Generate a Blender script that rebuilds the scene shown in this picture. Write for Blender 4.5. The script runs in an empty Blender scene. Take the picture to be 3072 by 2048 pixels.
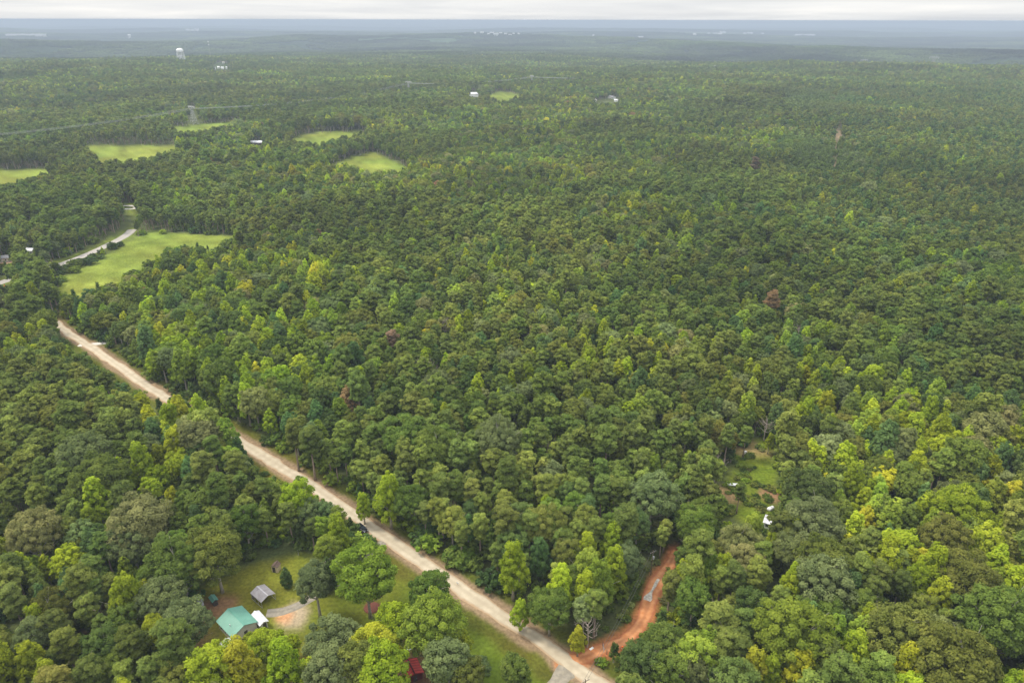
import bpy, math, random, time
import numpy as np
from mathutils import Vector, Matrix
T0 = time.time()
random.seed(7)
rng = np.random.default_rng(11)
S = bpy.context.scene
C = S.collection
R = math.radians

# ------------------------------------------------------------------ camera
W0, H0, F0 = 3072.0, 2048.0, 2114.0            # photo frame and focal length in its pixels
PITCH = math.atan((1024 - 60.5) / F0)
ROLL = 0.0020
CAMH = 150.0
fw = np.array([0, math.cos(PITCH), -math.sin(PITCH)])
rt0 = np.array([1.0, 0, 0]); up0 = np.array([0, math.sin(PITCH), math.cos(PITCH)])
rt = rt0 * math.cos(ROLL) + up0 * math.sin(ROLL)
up = up0 * math.cos(ROLL) - rt0 * math.sin(ROLL)
cam = bpy.data.cameras.new('camera'); camo = bpy.data.objects.new('camera', cam); C.objects.link(camo)
M = Matrix([[rt[0], up[0], -fw[0], 0], [rt[1], up[1], -fw[1], 0], [rt[2], up[2], -fw[2], CAMH], [0, 0, 0, 1]])
camo.matrix_world = M
cam.sensor_fit = 'HORIZONTAL'; cam.sensor_width = 36; cam.lens = 36 * F0 / W0
cam.clip_start = 1.0; cam.clip_end = 200000
S.camera = camo

# ------------------------------------------------------------------ sky, sun, exposure
SUN_EL, SUN_AZ = R(57), R(-72)                  # azimuth measured from +Y (view direction) towards +X
sun = bpy.data.lights.new('sun', 'SUN'); suno = bpy.data.objects.new('sun', sun); C.objects.link(suno)
sun.energy = 2.3; sun.angle = R(11); sun.color = (1.0, 0.93, 0.80)
sd = Vector((math.sin(SUN_AZ) * math.cos(SUN_EL), math.cos(SUN_AZ) * math.cos(SUN_EL), math.sin(SUN_EL)))
suno.rotation_euler = sd.to_track_quat('Z', 'Y').to_euler()
w = bpy.data.worlds.new('World'); S.world = w; w.use_nodes = True
nt = w.node_tree; N = nt.nodes; L = nt.links; N.clear()
out = N.new('ShaderNodeOutputWorld')
tc = N.new('ShaderNodeTexCoord')
nish = N.new('ShaderNodeTexSky'); nish.sky_type = 'NISHITA'; nish.sun_disc = False
nish.sun_elevation = SUN_EL; nish.sun_rotation = SUN_AZ
bn = N.new('ShaderNodeBackground'); bn.inputs[1].default_value = 0.10; L.new(nish.outputs[0], bn.inputs[0])
# cloud deck: noise over a plane of cloud (direction / height)
sx = N.new('ShaderNodeSeparateXYZ'); L.new(tc.outputs['Generated'], sx.inputs[0])
ab = N.new('ShaderNodeMath'); ab.operation = 'ABSOLUTE'; L.new(sx.outputs[2], ab.inputs[0])
ad = N.new('ShaderNodeMath'); ad.operation = 'ADD'; ad.inputs[1].default_value = 0.05; L.new(ab.outputs[0], ad.inputs[0])
dx = N.new('ShaderNodeMath'); dx.operation = 'DIVIDE'; L.new(sx.outputs[0], dx.inputs[0]); L.new(ad.outputs[0], dx.inputs[1])
dy = N.new('ShaderNodeMath'); dy.operation = 'DIVIDE'; L.new(sx.outputs[1], dy.inputs[0]); L.new(ad.outputs[0], dy.inputs[1])
cb = N.new('ShaderNodeCombineXYZ'); L.new(dx.outputs[0], cb.inputs[0]); L.new(dy.outputs[0], cb.inputs[1])
no = N.new('ShaderNodeTexNoise'); no.inputs['Scale'].default_value = 0.22; no.inputs['Detail'].default_value = 7
no.inputs['Roughness'].default_value = 0.55; no.inputs['Distortion'].default_value = 0.4
L.new(cb.outputs[0], no.inputs['Vector'])
cr = N.new('ShaderNodeValToRGB'); L.new(no.outputs[0], cr.inputs[0])
e = cr.color_ramp.elements
e[0].position = 0.30; e[0].color = (0.465, 0.478, 0.50, 1)
e[1].position = 0.68; e[1].color = (0.655, 0.647, 0.632, 1)
m_ = cr.color_ramp.elements.new(0.52); m_.color = (0.565, 0.57, 0.574, 1)
bc = N.new('ShaderNodeBackground'); bc.inputs[1].default_value = 0.98; L.new(cr.outputs[0], bc.inputs[0])
# overcast deck: brighter towards the zenith (CIE overcast law, softened)
cz = N.new('ShaderNodeMath'); cz.operation = 'MULTIPLY_ADD'; cz.inputs[1].default_value = 2.0; cz.inputs[2].default_value = 1.0; L.new(ab.outputs[0], cz.inputs[0])
L.new(cz.outputs[0], bc.inputs[1])
mx = N.new('ShaderNodeMixShader'); mx.inputs[0].default_value = 0.93
L.new(bn.outputs[0], mx.inputs[1]); L.new(bc.outputs[0], mx.inputs[2]); L.new(mx.outputs[0], out.inputs[0])
S.view_settings.view_transform = 'Standard'; S.view_settings.look = 'None'
S.view_settings.gamma = 1; S.view_settings.use_curve_mapping = False
S.view_settings.exposure = 0.64
cy = S.cycles if hasattr(S, 'cycles') else None
if cy:
    cy.max_bounces = 6; cy.diffuse_bounces = 4; cy.glossy_bounces = 2; cy.transmission_bounces = 4
    cy.transparent_max_bounces = 4; cy.volume_bounces = 1; cy.use_denoising = True
    cy.use_adaptive_sampling = True; cy.adaptive_threshold = 0.01; cy.caustics_reflective = False; cy.caustics_refractive = False

# ------------------------------------------------------------------ numpy helpers: noise, terrain, projection
def _hash(ix, iy, s):
    n = (ix.astype(np.int64) * 374761393 + iy.astype(np.int64) * 668265263 + s * 1274126177) & 0x7fffffff
    n = ((n ^ (n >> 13)) * 1274126177) & 0x7fffffff
    return ((n ^ (n >> 16)) & 0xffff) / 65535.0
def vn(x, y, s=0):
    x = np.asarray(x, float); y = np.asarray(y, float)
    ix = np.floor(x); iy = np.floor(y); fx = x - ix; fy = y - iy
    fx = fx * fx * fx * (fx * (fx * 6 - 15) + 10); fy = fy * fy * fy * (fy * (fy * 6 - 15) + 10)
    a = _hash(ix, iy, s); b = _hash(ix + 1, iy, s); c = _hash(ix, iy + 1, s); d = _hash(ix + 1, iy + 1, s)
    return (a * (1 - fx) + b * fx) * (1 - fy) + (c * (1 - fx) + d * fx) * fy
def fbm(x, y, s=0, o=4, g=0.5):
    t = 0; a = 1; n = 0
    for k in range(o):
        t = t + a * vn(x * 2 ** k + 17.3 * k, y * 2 ** k - 9.1 * k, s + k); n += a; a *= g
    return t / n
def sstep(a, b, x):
    t = np.clip((x - a) / (b - a), 0, 1); return t * t * (3 - 2 * t)
RPX = np.array([-1500, 0, 600, 1000, 1500, 2048, 2400, 2900, 3200, 4600.])
RD2 = np.array([5400, 5400, 5600, 6700, 7400, 5300, 4650, 4600, 4400, 4400.])
def hgt(x, y):
    x = np.asarray(x, float); y = np.asarray(y, float)
    D = np.hypot(x, y) + 1e-6
    px = 1536 + np.where(y > 0, x / np.maximum(y, 1), np.sign(x) * 3) * 2300
    lD = np.log(D)
    h = (fbm(x / 420, y / 420, 3, 3) - 0.5) * 9 * sstep(120, 500, D)
    h = h + (fbm(x / 1700 + 5, y / 1700, 9, 3) - 0.5) * 58 * sstep(600, 2400, D)
    right = sstep(1750, 2250, px)
    far = sstep(2720, 3400, D) * right + sstep(3500, 5000, D) * (1 - right)
    h = h * (1 - .6 * sstep(1600, 2400, D) * right * (1 - sstep(3000, 4000, D)))
    h = h - 42 * far
    h = h + 8 * right * np.exp(-((lD - math.log(2620)) / 0.09) ** 2)
    d2 = np.interp(px, RPX, RD2) * (1 + 0.05 * (vn(px / 260, px * 0, 4) - 0.5))
    h = h + 46 * np.exp(-((lD - np.log(d2)) / 0.115) ** 2) * (0.8 + 0.4 * vn(px / 180, px * 0 + 3, 5))
    for k, (d, a, wd) in enumerate(((9300, 40, .08), (13200, 55, .08), (19500, 72, .09), (29000, 90, .10), (44000, 110, .12))):
        dd = d * (1 + 0.16 * (vn(px / 620 + 7 * k, px * 0, 20 + k) - 0.5) + 0.05 * (vn(px / 130, px * 0 + k, 40 + k) - 0.5))
        h = h + a * np.exp(-((lD - np.log(dd)) / wd) ** 2) * (0.55 + 0.9 * vn(px / 420, px * 0 + 11 * k, 30 + k)) - a * 0.2 * sstep(dd * 0.7, dd, D)
    # foreground dips a little to the left of the road, river bottom under the far-left fields
    return h
def U(px, py, z=0.0):
    """point on the land (or z metres above it) seen at photo pixel px, py"""
    px = np.asarray(px, float); py = np.asarray(py, float)
    d = fw[None] + ((px - W0 / 2) / F0)[..., None] * rt[None] - ((py - H0 / 2) / F0)[..., None] * up[None] if px.ndim else fw + (px - W0 / 2) / F0 * rt - (py - H0 / 2) / F0 * up
    dzz = np.minimum(d[..., 2], -1e-4)
    zt = np.zeros_like(dzz) + z
    for _ in range(12):
        t = (CAMH - zt) / -dzz
        X = d[..., 0] * t; Y = d[..., 1] * t
        zt = 0.5 * zt + 0.5 * (hgt(X, Y) + z)
    t = (CAMH - zt) / -dzz
    return d[..., 0] * t, d[..., 1] * t
def P(x, y, z):
    """photo pixel of a world point"""
    v0 = x; v1 = y; v2 = z - CAMH
    dp = v0 * fw[0] + v1 * fw[1] + v2 * fw[2]
    dp = np.where(dp > 1, dp, 1e9)
    return W0 / 2 + F0 * (v0 * rt[0] + v1 * rt[1] + v2 * rt[2]) / dp, H0 / 2 - F0 * (v0 * up[0] + v1 * up[1] + v2 * up[2]) / dp
def inpoly(x, y, poly):
    p = np.asarray(poly, float); r = np.zeros(np.shape(x), bool)
    bb = (x >= p[:, 0].min()) & (x <= p[:, 0].max()) & (y >= p[:, 1].min()) & (y <= p[:, 1].max())
    if not bb.any(): return r
    xs = x[bb]; ys = y[bb]; rr = np.zeros(xs.shape, bool)
    for i in range(len(p)):
        x1, y1 = p[i]; x2, y2 = p[i - 1]
        c = ((y1 > ys) != (y2 > ys))
        with np.errstate(divide='ignore', invalid='ignore'):
            rr ^= c & (xs < (x2 - x1) * (ys - y1) / (y2 - y1) + x1)
    r[bb] = rr
    return r
def pdist(x, y, line, closed=False):
    """distance to a polyline"""
    p = np.asarray(line, float); best = np.full(np.shape(x), 1e9)
    n = len(p) if closed else len(p) - 1
    for i in range(n):
        a = p[i]; b = p[(i + 1) % len(p)]; ab_ = b - a
        t = np.clip(((x - a[0]) * ab_[0] + (y - a[1]) * ab_[1]) / (ab_ @ ab_ + 1e-9), 0, 1)
        best = np.minimum(best, np.hypot(x - a[0] - t * ab_[0], y - a[1] - t * ab_[1]))
    return best
def sdpoly(x, y, poly):
    p = np.asarray(poly, float); m = 60
    bb = (x > p[:, 0].min() - m) & (x < p[:, 0].max() + m) & (y > p[:, 1].min() - m) & (y < p[:, 1].max() + m)
    r = np.full(np.shape(x), -1e3)
    if bb.any():
        d = pdist(x[bb], y[bb], p, True); r[bb] = np.where(inpoly(x[bb], y[bb], p), d, -d)
    return r
def smooth_line(pts, step):
    p = np.asarray(pts, float)
    q = [p[0] * 2 - p[1]] + list(p) + [p[-1] * 2 - p[-2]]; o = []
    for i in range(1, len(q) - 2):
        n = max(2, int(np.linalg.norm(q[i + 1] - q[i]) / step))
        for k in range(n):
            t = k / n; a, b, c, d = q[i - 1:i + 3]
            o.append(0.5 * (2 * b + (c - a) * t + (2 * a - 5 * b + 4 * c - d) * t * t + (3 * b - a - 3 * c + d) * t ** 3))
    o.append(p[-1]); return np.array(o)
def gpts(pix, z=0.0):
    a = np.array([p[:2] for p in pix], float); zz = np.array([p[2] if len(p) > 2 else z for p in pix], float)
    x, y = U(a[:, 0], a[:, 1], zz); return np.stack([x, y], 1)

# ------------------------------------------------------------------ mesh and object helpers
def mesh_np(name, V, Fq, mats, mi=None, attrs=None, smooth=False):
    """V (n,3); Fq list of (array (m,k)) face blocks"""
    me = bpy.data.meshes.new(name)
    V = np.asarray(V, np.float32)
    blocks = [np.asarray(f, np.int32) for f in Fq if len(f)]
    loops = np.concatenate([b.ravel() for b in blocks]); tot = np.concatenate([np.full(len(b), b.shape[1], np.int32) for b in blocks])
    me.vertices.add(len(V)); me.vertices.foreach_set('co', V.ravel())
    me.loops.add(len(loops)); me.loops.foreach_set('vertex_index', loops)
    me.polygons.add(len(tot)); st = np.zeros(len(tot), np.int32); st[1:] = np.cumsum(tot)[:-1]
    me.polygons.foreach_set('loop_start', st); me.polygons.foreach_set('loop_total', tot)
    if mi is not None: me.polygons.foreach_set('material_index', np.asarray(mi, np.int32))
    if smooth: me.polygons.foreach_set('use_smooth', np.ones(len(tot), bool))
    for m in (mats if isinstance(mats, (list, tuple)) else [mats]): me.materials.append(m)
    for an, (ty, dom, dat) in (attrs or {}).items():
        at = me.attributes.new(an, ty, dom)
        at.data.foreach_set({'FLOAT': 'value', 'INT': 'value', 'FLOAT_COLOR': 'color', 'FLOAT_VECTOR': 'vector'}[ty], np.asarray(dat, np.float32 if ty != 'INT' else np.int32).ravel())
    me.update(calc_edges=True); me.validate()
    return me
def link(name, me, parent=None, loc=None, rz=0, label=None, cat=None, group=None, kind=None):
    o = bpy.data.objects.new(name, me); C.objects.link(o)
    if parent is not None: o.parent = parent
    if loc is not None: o.location = loc
    if rz: o.rotation_euler = (0, 0, rz)
    for k, v in (('label', label), ('category', cat), ('group', group), ('kind', kind)):
        if v: o[k] = v
    return o
class MB:
    def __init__(s): s.v = []; s.f = []
    def poly(s, pts):
        n = len(s.v); s.v += [tuple(p) for p in pts]; s.f.append(tuple(range(n, n + len(pts)))); return s
    def box(s, c, d, rz=0, ty=0, tx=0):
        n = len(s.v); Rm = Matrix.Rotation(rz, 3, 'Z') @ Matrix.Rotation(ty, 3, 'Y') @ Matrix.Rotation(tx, 3, 'X')
        for sx_ in (-.5, .5):
            for sy_ in (-.5, .5):
                for sz_ in (-.5, .5):
                    p = Rm @ Vector((sx_ * d[0], sy_ * d[1], sz_ * d[2])); s.v.append((p.x + c[0], p.y + c[1], p.z + c[2]))
        for q in ((0, 1, 3, 2), (4, 6, 7, 5), (0, 4, 5, 1), (2, 3, 7, 6), (0, 2, 6, 4), (1, 5, 7, 3)): s.f.append(tuple(n + i for i in q))
        return s
    def tube(s, pts, rad, n=6, cap=True):
        pts = [Vector(p) for p in pts]; rad = rad if isinstance(rad, (list, tuple)) else [rad] * len(pts); b0 = len(s.v)
        for i, p in enumerate(pts):
            t = (pts[min(i + 1, len(pts) - 1)] - pts[max(i - 1, 0)]).normalized()
            a = t.cross(Vector((0, 0, 1)) if abs(t.z) < .9 else Vector((1, 0, 0))).normalized(); b = t.cross(a)
            for k in range(n):
                an = 2 * math.pi * k / n; q = p + (a * math.cos(an) + b * math.sin(an)) * rad[i]; s.v.append(tuple(q))
        for i in range(len(pts) - 1):
            for k in range(n):
                s.f.append((b0 + i * n + k, b0 + i * n + (k + 1) % n, b0 + (i + 1) * n + (k + 1) % n, b0 + (i + 1) * n + k))
        if cap:
            s.f.append(tuple(b0 + k for k in range(n))[::-1]); s.f.append(tuple(b0 + (len(pts) - 1) * n + k for k in range(n)))
        return s
    def lathe(s, prof, n=16, c=(0, 0, 0)):
        b0 = len(s.v)
        for r_, z_ in prof:
            for k in range(n):
                an = 2 * math.pi * k / n; s.v.append((c[0] + r_ * math.cos(an), c[1] + r_ * math.sin(an), c[2] + z_))
        for i in range(len(prof) - 1):
            for k in range(n):
                s.f.append((b0 + i * n + k, b0 + i * n + (k + 1) % n, b0 + (i + 1) * n + (k + 1) % n, b0 + (i + 1) * n + k))
        s.f.append(tuple(b0 + k for k in range(n))[::-1]); s.f.append(tuple(b0 + (len(prof) - 1) * n + k for k in range(n)))
        return s
    def me(s, name, mat, smooth=False):
        m = bpy.data.meshes.new(name); m.from_pydata(s.v, [], s.f); m.materials.append(mat)
        if smooth: m.polygons.foreach_set('use_smooth', [True] * len(s.f))
        m.update(); return m
    def build(s, name, mat, parent=None, smooth=False, **k): return link(name, s.me(name, mat, smooth), parent, **k)
def thing(name, label, cat, x, y, rz=0, group=None, z=None, dz=0.0):
    if z is None: z = float(hgt(x, y)) + dz
    o = bpy.data.objects.new(name, None); C.objects.link(o); o.empty_display_size = 0.5
    o.location = (x, y, z); o.rotation_euler = (0, 0, rz); o['label'] = label; o['category'] = cat
    if group: o['group'] = group
    return o

# ------------------------------------------------------------------ materials
def mat(name, col, rough=0.7, var=0.15, scale=3.0, metal=0.0, bump=0.0, col2=None, spec=0.3, detail=4):
    m = bpy.data.materials.new(name); m.use_nodes = True; t = m.node_tree; b = t.nodes['Principled BSDF']
    tcn = t.nodes.new('ShaderNodeTexCoord'); nn = t.nodes.new('ShaderNodeTexNoise')
    nn.inputs['Scale'].default_value = scale; nn.inputs['Detail'].default_value = detail
    t.links.new(tcn.outputs['Object'], nn.inputs['Vector'])
    r = t.nodes.new('ShaderNodeValToRGB'); t.links.new(nn.outputs[0], r.inputs[0])
    c1 = col2 or tuple(c * (1 - var) for c in col); c2 = tuple(min(1, c * (1 + (var if not col2 else 0))) for c in col)
    r.color_ramp.elements[0].position = 0.35; r.color_ramp.elements[1].position = 0.65
    r.color_ramp.elements[0].color = (*c1, 1); r.color_ramp.elements[1].color = (*c2, 1)
    t.links.new(r.outputs[0], b.inputs['Base Color'])
    b.inputs['Roughness'].default_value = rough; b.inputs['Metallic'].default_value = metal; b.inputs['Specular IOR Level'].default_value = spec
    if bump:
        bp = t.nodes.new('ShaderNodeBump'); bp.inputs['Strength'].default_value = bump; bp.inputs['Distance'].default_value = 0.1
        t.links.new(nn.outputs[0], bp.inputs['Height']); t.links.new(bp.outputs[0], b.inputs['Normal'])
    return m
def leaf_mat(name, source, trans=0.45, vary=0.34):
    """foliage: colour of the individual tree (object colour or instance attribute) times a per-leaf variation"""
    m = bpy.data.materials.new(name); m.use_nodes = True; t = m.node_tree; t.nodes.clear(); n = t.nodes.new; l = t.links.new
    o = n('ShaderNodeOutputMaterial')
    if source == 'object':
        c = n('ShaderNodeObjectInfo').outputs['Color']
    else:
        a = n('ShaderNodeAttribute'); a.attribute_type = 'INSTANCER'; a.attribute_name = 'tint'; c = a.outputs['Color']
    v = n('ShaderNodeAttribute'); v.attribute_type = 'GEOMETRY'; v.attribute_name = 'leafvar'
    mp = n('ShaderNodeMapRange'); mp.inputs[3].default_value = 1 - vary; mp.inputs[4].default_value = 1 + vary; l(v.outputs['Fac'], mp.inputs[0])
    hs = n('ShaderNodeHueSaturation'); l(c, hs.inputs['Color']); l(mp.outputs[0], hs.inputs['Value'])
    mh = n('ShaderNodeMapRange'); mh.inputs[3].default_value = 0.512; mh.inputs[4].default_value = 0.488; l(v.outputs['Fac'], mh.inputs[0]); l(mh.outputs[0], hs.inputs['Hue'])
    d = n('ShaderNodeBsdfDiffuse'); l(hs.outputs[0], d.inputs[0])
    tr = n('ShaderNodeBsdfTranslucent'); l(hs.outputs[0], tr.inputs[0])
    mi = n('ShaderNodeMixShader'); mi.inputs[0].default_value = trans; l(d.outputs[0], mi.inputs[1]); l(tr.outputs[0], mi.inputs[2])
    l(mi.outputs[0], o.inputs[0]); return m
LEAF_N = leaf_mat('leaf_single_tree', 'object')
LEAF_F = leaf_mat('leaf_forest', 'instancer')
BARK = mat('bark_grey', (0.33, 0.30, 0.25), 0.9, 0.3, 6, bump=0.4)
BARKP = mat('bark_pine', (0.25, 0.19, 0.145), 0.9, 0.3, 6, bump=0.4)
BARKD = mat('bark_dead', (0.36, 0.30, 0.25), 0.9, 0.25, 6)

# ------------------------------------------------------------------ places on the land, from the photo
ROAD = gpts([(2100, 2262), (1960, 2160), (1780, 2042), (1640, 1936), (1480, 1830), (1330, 1729), (1200, 1643), (1085, 1560), (980, 1490), (880, 1423), (780, 1362), (690, 1305), (600, 1254), (520, 1206), (440, 1158), (370, 1108), (310, 1066), (255, 1030), (205, 998), (165, 966)])
ROAD = smooth_line(ROAD, 4.0)
ROADW = 4.8
TRACK = smooth_line(gpts([(1700, 1985), (1745, 1972), (1800, 1952), (1850, 1930), (1895, 1902), (1925, 1865), (1942, 1825), (1952, 1790), (1966, 1760), (1978, 1738), (2002, 1705), (2030, 1650)]), 1.5)
PAVED = smooth_line(gpts([(-300, 968), (-140, 900), (-40, 863), (30, 838), (90, 820), (145, 805), (190, 790), (237, 773), (285, 753), (325, 734), (360, 717), (386, 700), (396, 689)]), 4.0)
DRIVE = smooth_line(gpts([(1158, 1618), (1118, 1662), (1066, 1712), (1000, 1752), (950, 1782), (900, 1812), (850, 1832), (800, 1838)]), 2.0)
DRIVE2 = smooth_line(gpts([(238, 1034), (262, 1034), (290, 1031), (330, 1026)]), 1.5)
DRIVE3 = smooth_line(gpts([(1640, 2090), (1668, 2046), (1690, 2022), (1712, 2006)]), 1.5)
LOOP = smooth_line(gpts([(355, 618), (385, 617), (408, 619), (402, 626), (370, 627), (350, 626)]), 3.0)
# what can be seen of open ground (photo pixels): no crown may stand in front of these
VIS = {
 'road_low': [(1395, 1775), (1480, 1798), (1660, 1913), (1900, 2090), (1700, 2090), (1400, 1852), (1300, 1760)],
 'road_mid': [(1190, 1665), (1270, 1682), (1400, 1775), (1330, 1775), (1190, 1690)],
 'road_car': [(1050, 1535), (1095, 1562), (1128, 1590), (1160, 1620), (1085, 1608), (1040, 1560)],
 'road_g1': [(975, 1480), (1025, 1515), (1015, 1530), (975, 1505)],
 'road_g2': [(720, 1350), (770, 1372), (850, 1425), (835, 1440), (740, 1385)],
 'road_up': [(180, 985), (260, 1026), (345, 1080), (440, 1140), (500, 1182), (480, 1215), (440, 1188), (360, 1150), (270, 1080), (195, 1025)],
 'drv2': [(230, 1015), (285, 1010), (285, 1048), (250, 1052)],
 'yard_a': [(690, 1830), (650, 1790), (740, 1740), (860, 1680), (960, 1720), (985, 1760), (930, 1815), (905, 1850), (840, 1895), (790, 1852), (720, 1845)],
 'house': [(600, 1880), (740, 1825), (830, 1850), (790, 1890), (700, 1920), (640, 1905)],
 'yard_b': [(840, 1900), (1000, 1860), (930, 1940), (860, 1930)],
 'yard_c': [(1130, 1800), (1190, 1745), (1235, 1770), (1290, 1800), (1235, 1840), (1180, 1880), (1120, 1870)],
 'yard_d': [(1385, 1870), (1440, 1880), (1600, 1985), (1655, 2060), (1500, 2060), (1420, 1960)],
 'red': [(1222, 1955), (1268, 1960), (1275, 2015), (1235, 2010)],
 'track': [(1690, 1965), (1820, 1925), (1895, 1865), (1925, 1770), (1965, 1735), (1990, 1735), (1978, 1800), (1945, 1880), (1905, 1925), (1790, 1985), (1730, 2000)],
 'track_l': [(1880, 1770), (1925, 1770), (1905, 1870), (1860, 1880)],
 'pole': [(1945, 1640), (1965, 1640), (1960, 1725), (1925, 1735), (1925, 1690)],
 'glade': [(2215, 1362), (2285, 1308), (2328, 1335), (2300, 1420), (2325, 1480), (2322, 1545), (2300, 1550), (2250, 1505), (2180, 1500), (2165, 1450), (2210, 1430)],
 'glade_roof': [(2285, 1545), (2325, 1545), (2320, 1575), (2285, 1570)],
 'meadow': [(160, 868), (225, 815), (330, 760), (440, 694), (700, 709), (705, 720), (640, 745), (520, 745), (470, 770), (430, 806), (335, 850), (240, 885), (170, 880)],
 'paved': [(145, 792), (240, 756), (330, 712), (388, 690), (388, 712), (330, 745), (240, 785), (150, 815)],
 'paved_l': [(0, 840), (30, 832), (30, 865), (0, 870)],
 'loopv': [(362, 612), (412, 610), (410, 630), (375, 640)],
 'f_a': [(990, 500), (1060, 470), (1122, 458), (1160, 480), (1212, 500), (1150, 508), (1110, 520), (1080, 500), (1040, 492)],
 'f_b': [(860, 425), (900, 408), (955, 397), (1090, 394), (1080, 400), (1010, 412), (950, 428), (900, 420)],
 'f_c': [(265, 440), (300, 436), (520, 437), (470, 462), (400, 476), (305, 478), (290, 460)],
 'f_d': [(-40, 512), (155, 505), (120, 520), (50, 545), (-40, 560)],
 'f_e': [(528, 380), (600, 374), (735, 362), (700, 372), (640, 382), (580, 390), (545, 392)],
 'f_f': [(1462, 284), (1500, 274), (1560, 284), (1525, 300), (1490, 302)],
 'f_g': [(2506, 392), (2526, 392), (2526, 414), (2506, 414)],
 'f_h': [(2503, 445), (2506, 445), (2503, 500), (2500, 500)],
 'barn': [(748, 425), (792, 425), (792, 437), (748, 437)],
 'farm': [(1405, 274), (1440, 274), (1440, 292), (1405, 292)],
 'hs1': [(0, 770), (36, 770), (36, 795), (0, 795)], 'hs2': [(84, 748), (108, 748), (108, 762), (84, 762)],
 'roofs': [(1700, 280), (1712, 280), (1712, 288), (1700, 288)], 'roofs2': [(1780, 302), (1862, 292), (1862, 306), (1780, 312)],
 'pylon': [(568, 318), (594, 318), (602, 374), (560, 374)],
 'water_t': [(532, 143), (558, 143), (560, 181), (532, 181)],
 'vill': [(636, 186), (694, 190), (694, 213), (636, 213)],
}
for k_ in list(VIS):
    if k_ in ('f_a', 'f_b', 'f_c', 'f_d', 'f_e', 'f_f'):
        q_ = np.array(VIS[k_], float); c_ = q_.mean(0); VIS[k_] = c_ + (q_ - c_) * np.array([1.14, 1.10])
# open ground as it lies (world polygons), a bit larger than what is seen of it
GRASS = {
 'meadow': gpts([(60, 940), (150, 850), (245, 800), (330, 757), (400, 716), (440, 693), (560, 700), (705, 709), (800, 735), (760, 830), (560, 920), (430, 960), (200, 990)]),
 'verge': gpts([(118, 815), (150, 785), (240, 757), (330, 715), (385, 690), (383, 697), (325, 728), (237, 768), (145, 800)]),
 'loop': gpts([(345, 606), (410, 604), (430, 625), (412, 648), (372, 645), (360, 630)]),
 'f_a': gpts([(970, 512), (1055, 470), (1122, 455), (1150, 470), (1230, 505), (1220, 545), (1100, 560), (980, 545)]),
 'f_b': gpts([(840, 432), (900, 407), (955, 396), (1100, 393), (1110, 420), (1000, 450), (860, 450)]),
 'f_c': gpts([(240, 438), (300, 435), (535, 435), (540, 475), (400, 500), (270, 500)]),
 'f_d': gpts([(-200, 522), (-40, 511), (165, 503), (170, 540), (60, 590), (-200, 610)]),
 'f_e': gpts([(515, 378), (600, 373), (745, 360), (750, 380), (600, 405), (520, 405)]),
 'f_f': gpts([(1440, 284), (1500, 273), (1572, 282), (1570, 305), (1450, 308)]),
}
YARD = gpts([(560, 1850), (600, 1760), (740, 1700), (860, 1660), (1000, 1690), (1150, 1700), (1250, 1735), (1400, 1835), (1560, 1950), (1720, 2080), (1700, 2300), (800, 2300), (600, 2120), (520, 1960)])
GLADE = gpts([(2200, 1360), (2285, 1310), (2330, 1340), (2330, 1440), (2350, 1540), (2330, 1600), (2270, 1600), (2170, 1540), (2140, 1470), (2190, 1400)])
VERGEP = gpts([(1860, 1880), (1870, 1760), (1930, 1730), (2000, 1720), (2010, 1800), (1980, 1900), (1930, 1950), (1850, 1960)])
STRIP = gpts([(2506, 392), (2526, 394), (2524, 418), (2508, 418)])
CUT = smooth_line(gpts([(2514, 340), (2514, 400), (2505, 440), (2501, 520)]), 8.0)
DIRTSPOTS = [(1230, 1870, 5, (0.30, 0.16, 0.09)), (1118, 1820, 2.6, (0.16, 0.075, 0.05)), (560, 1880, 9, (0.20, 0.10, 0.06)), (650, 1830, 6, (0.24, 0.13, 0.07)), (380, 1475, 9, (0.20, 0.11, 0.07)), (250, 1940, 8, (0.19, 0.10, 0.06)),
             (700, 1440, 0, None), (880, 1855, 6, (0.42, 0.33, 0.23)), (850, 1850, 3.5, (0.50, 0.25, 0.12)), (960, 2030, 10, (0.18, 0.12, 0.05)), (2240, 1345, 8, (0.22, 0.16, 0.07)), (2170, 1490, 6, (0.27, 0.17, 0.09)), (2310, 1480, 4, (0.25, 0.14, 0.08)), (1240, 2040, 8, (0.18, 0.09, 0.06)), (30, 790, 12, (0.45, 0.30, 0.2))]

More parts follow.
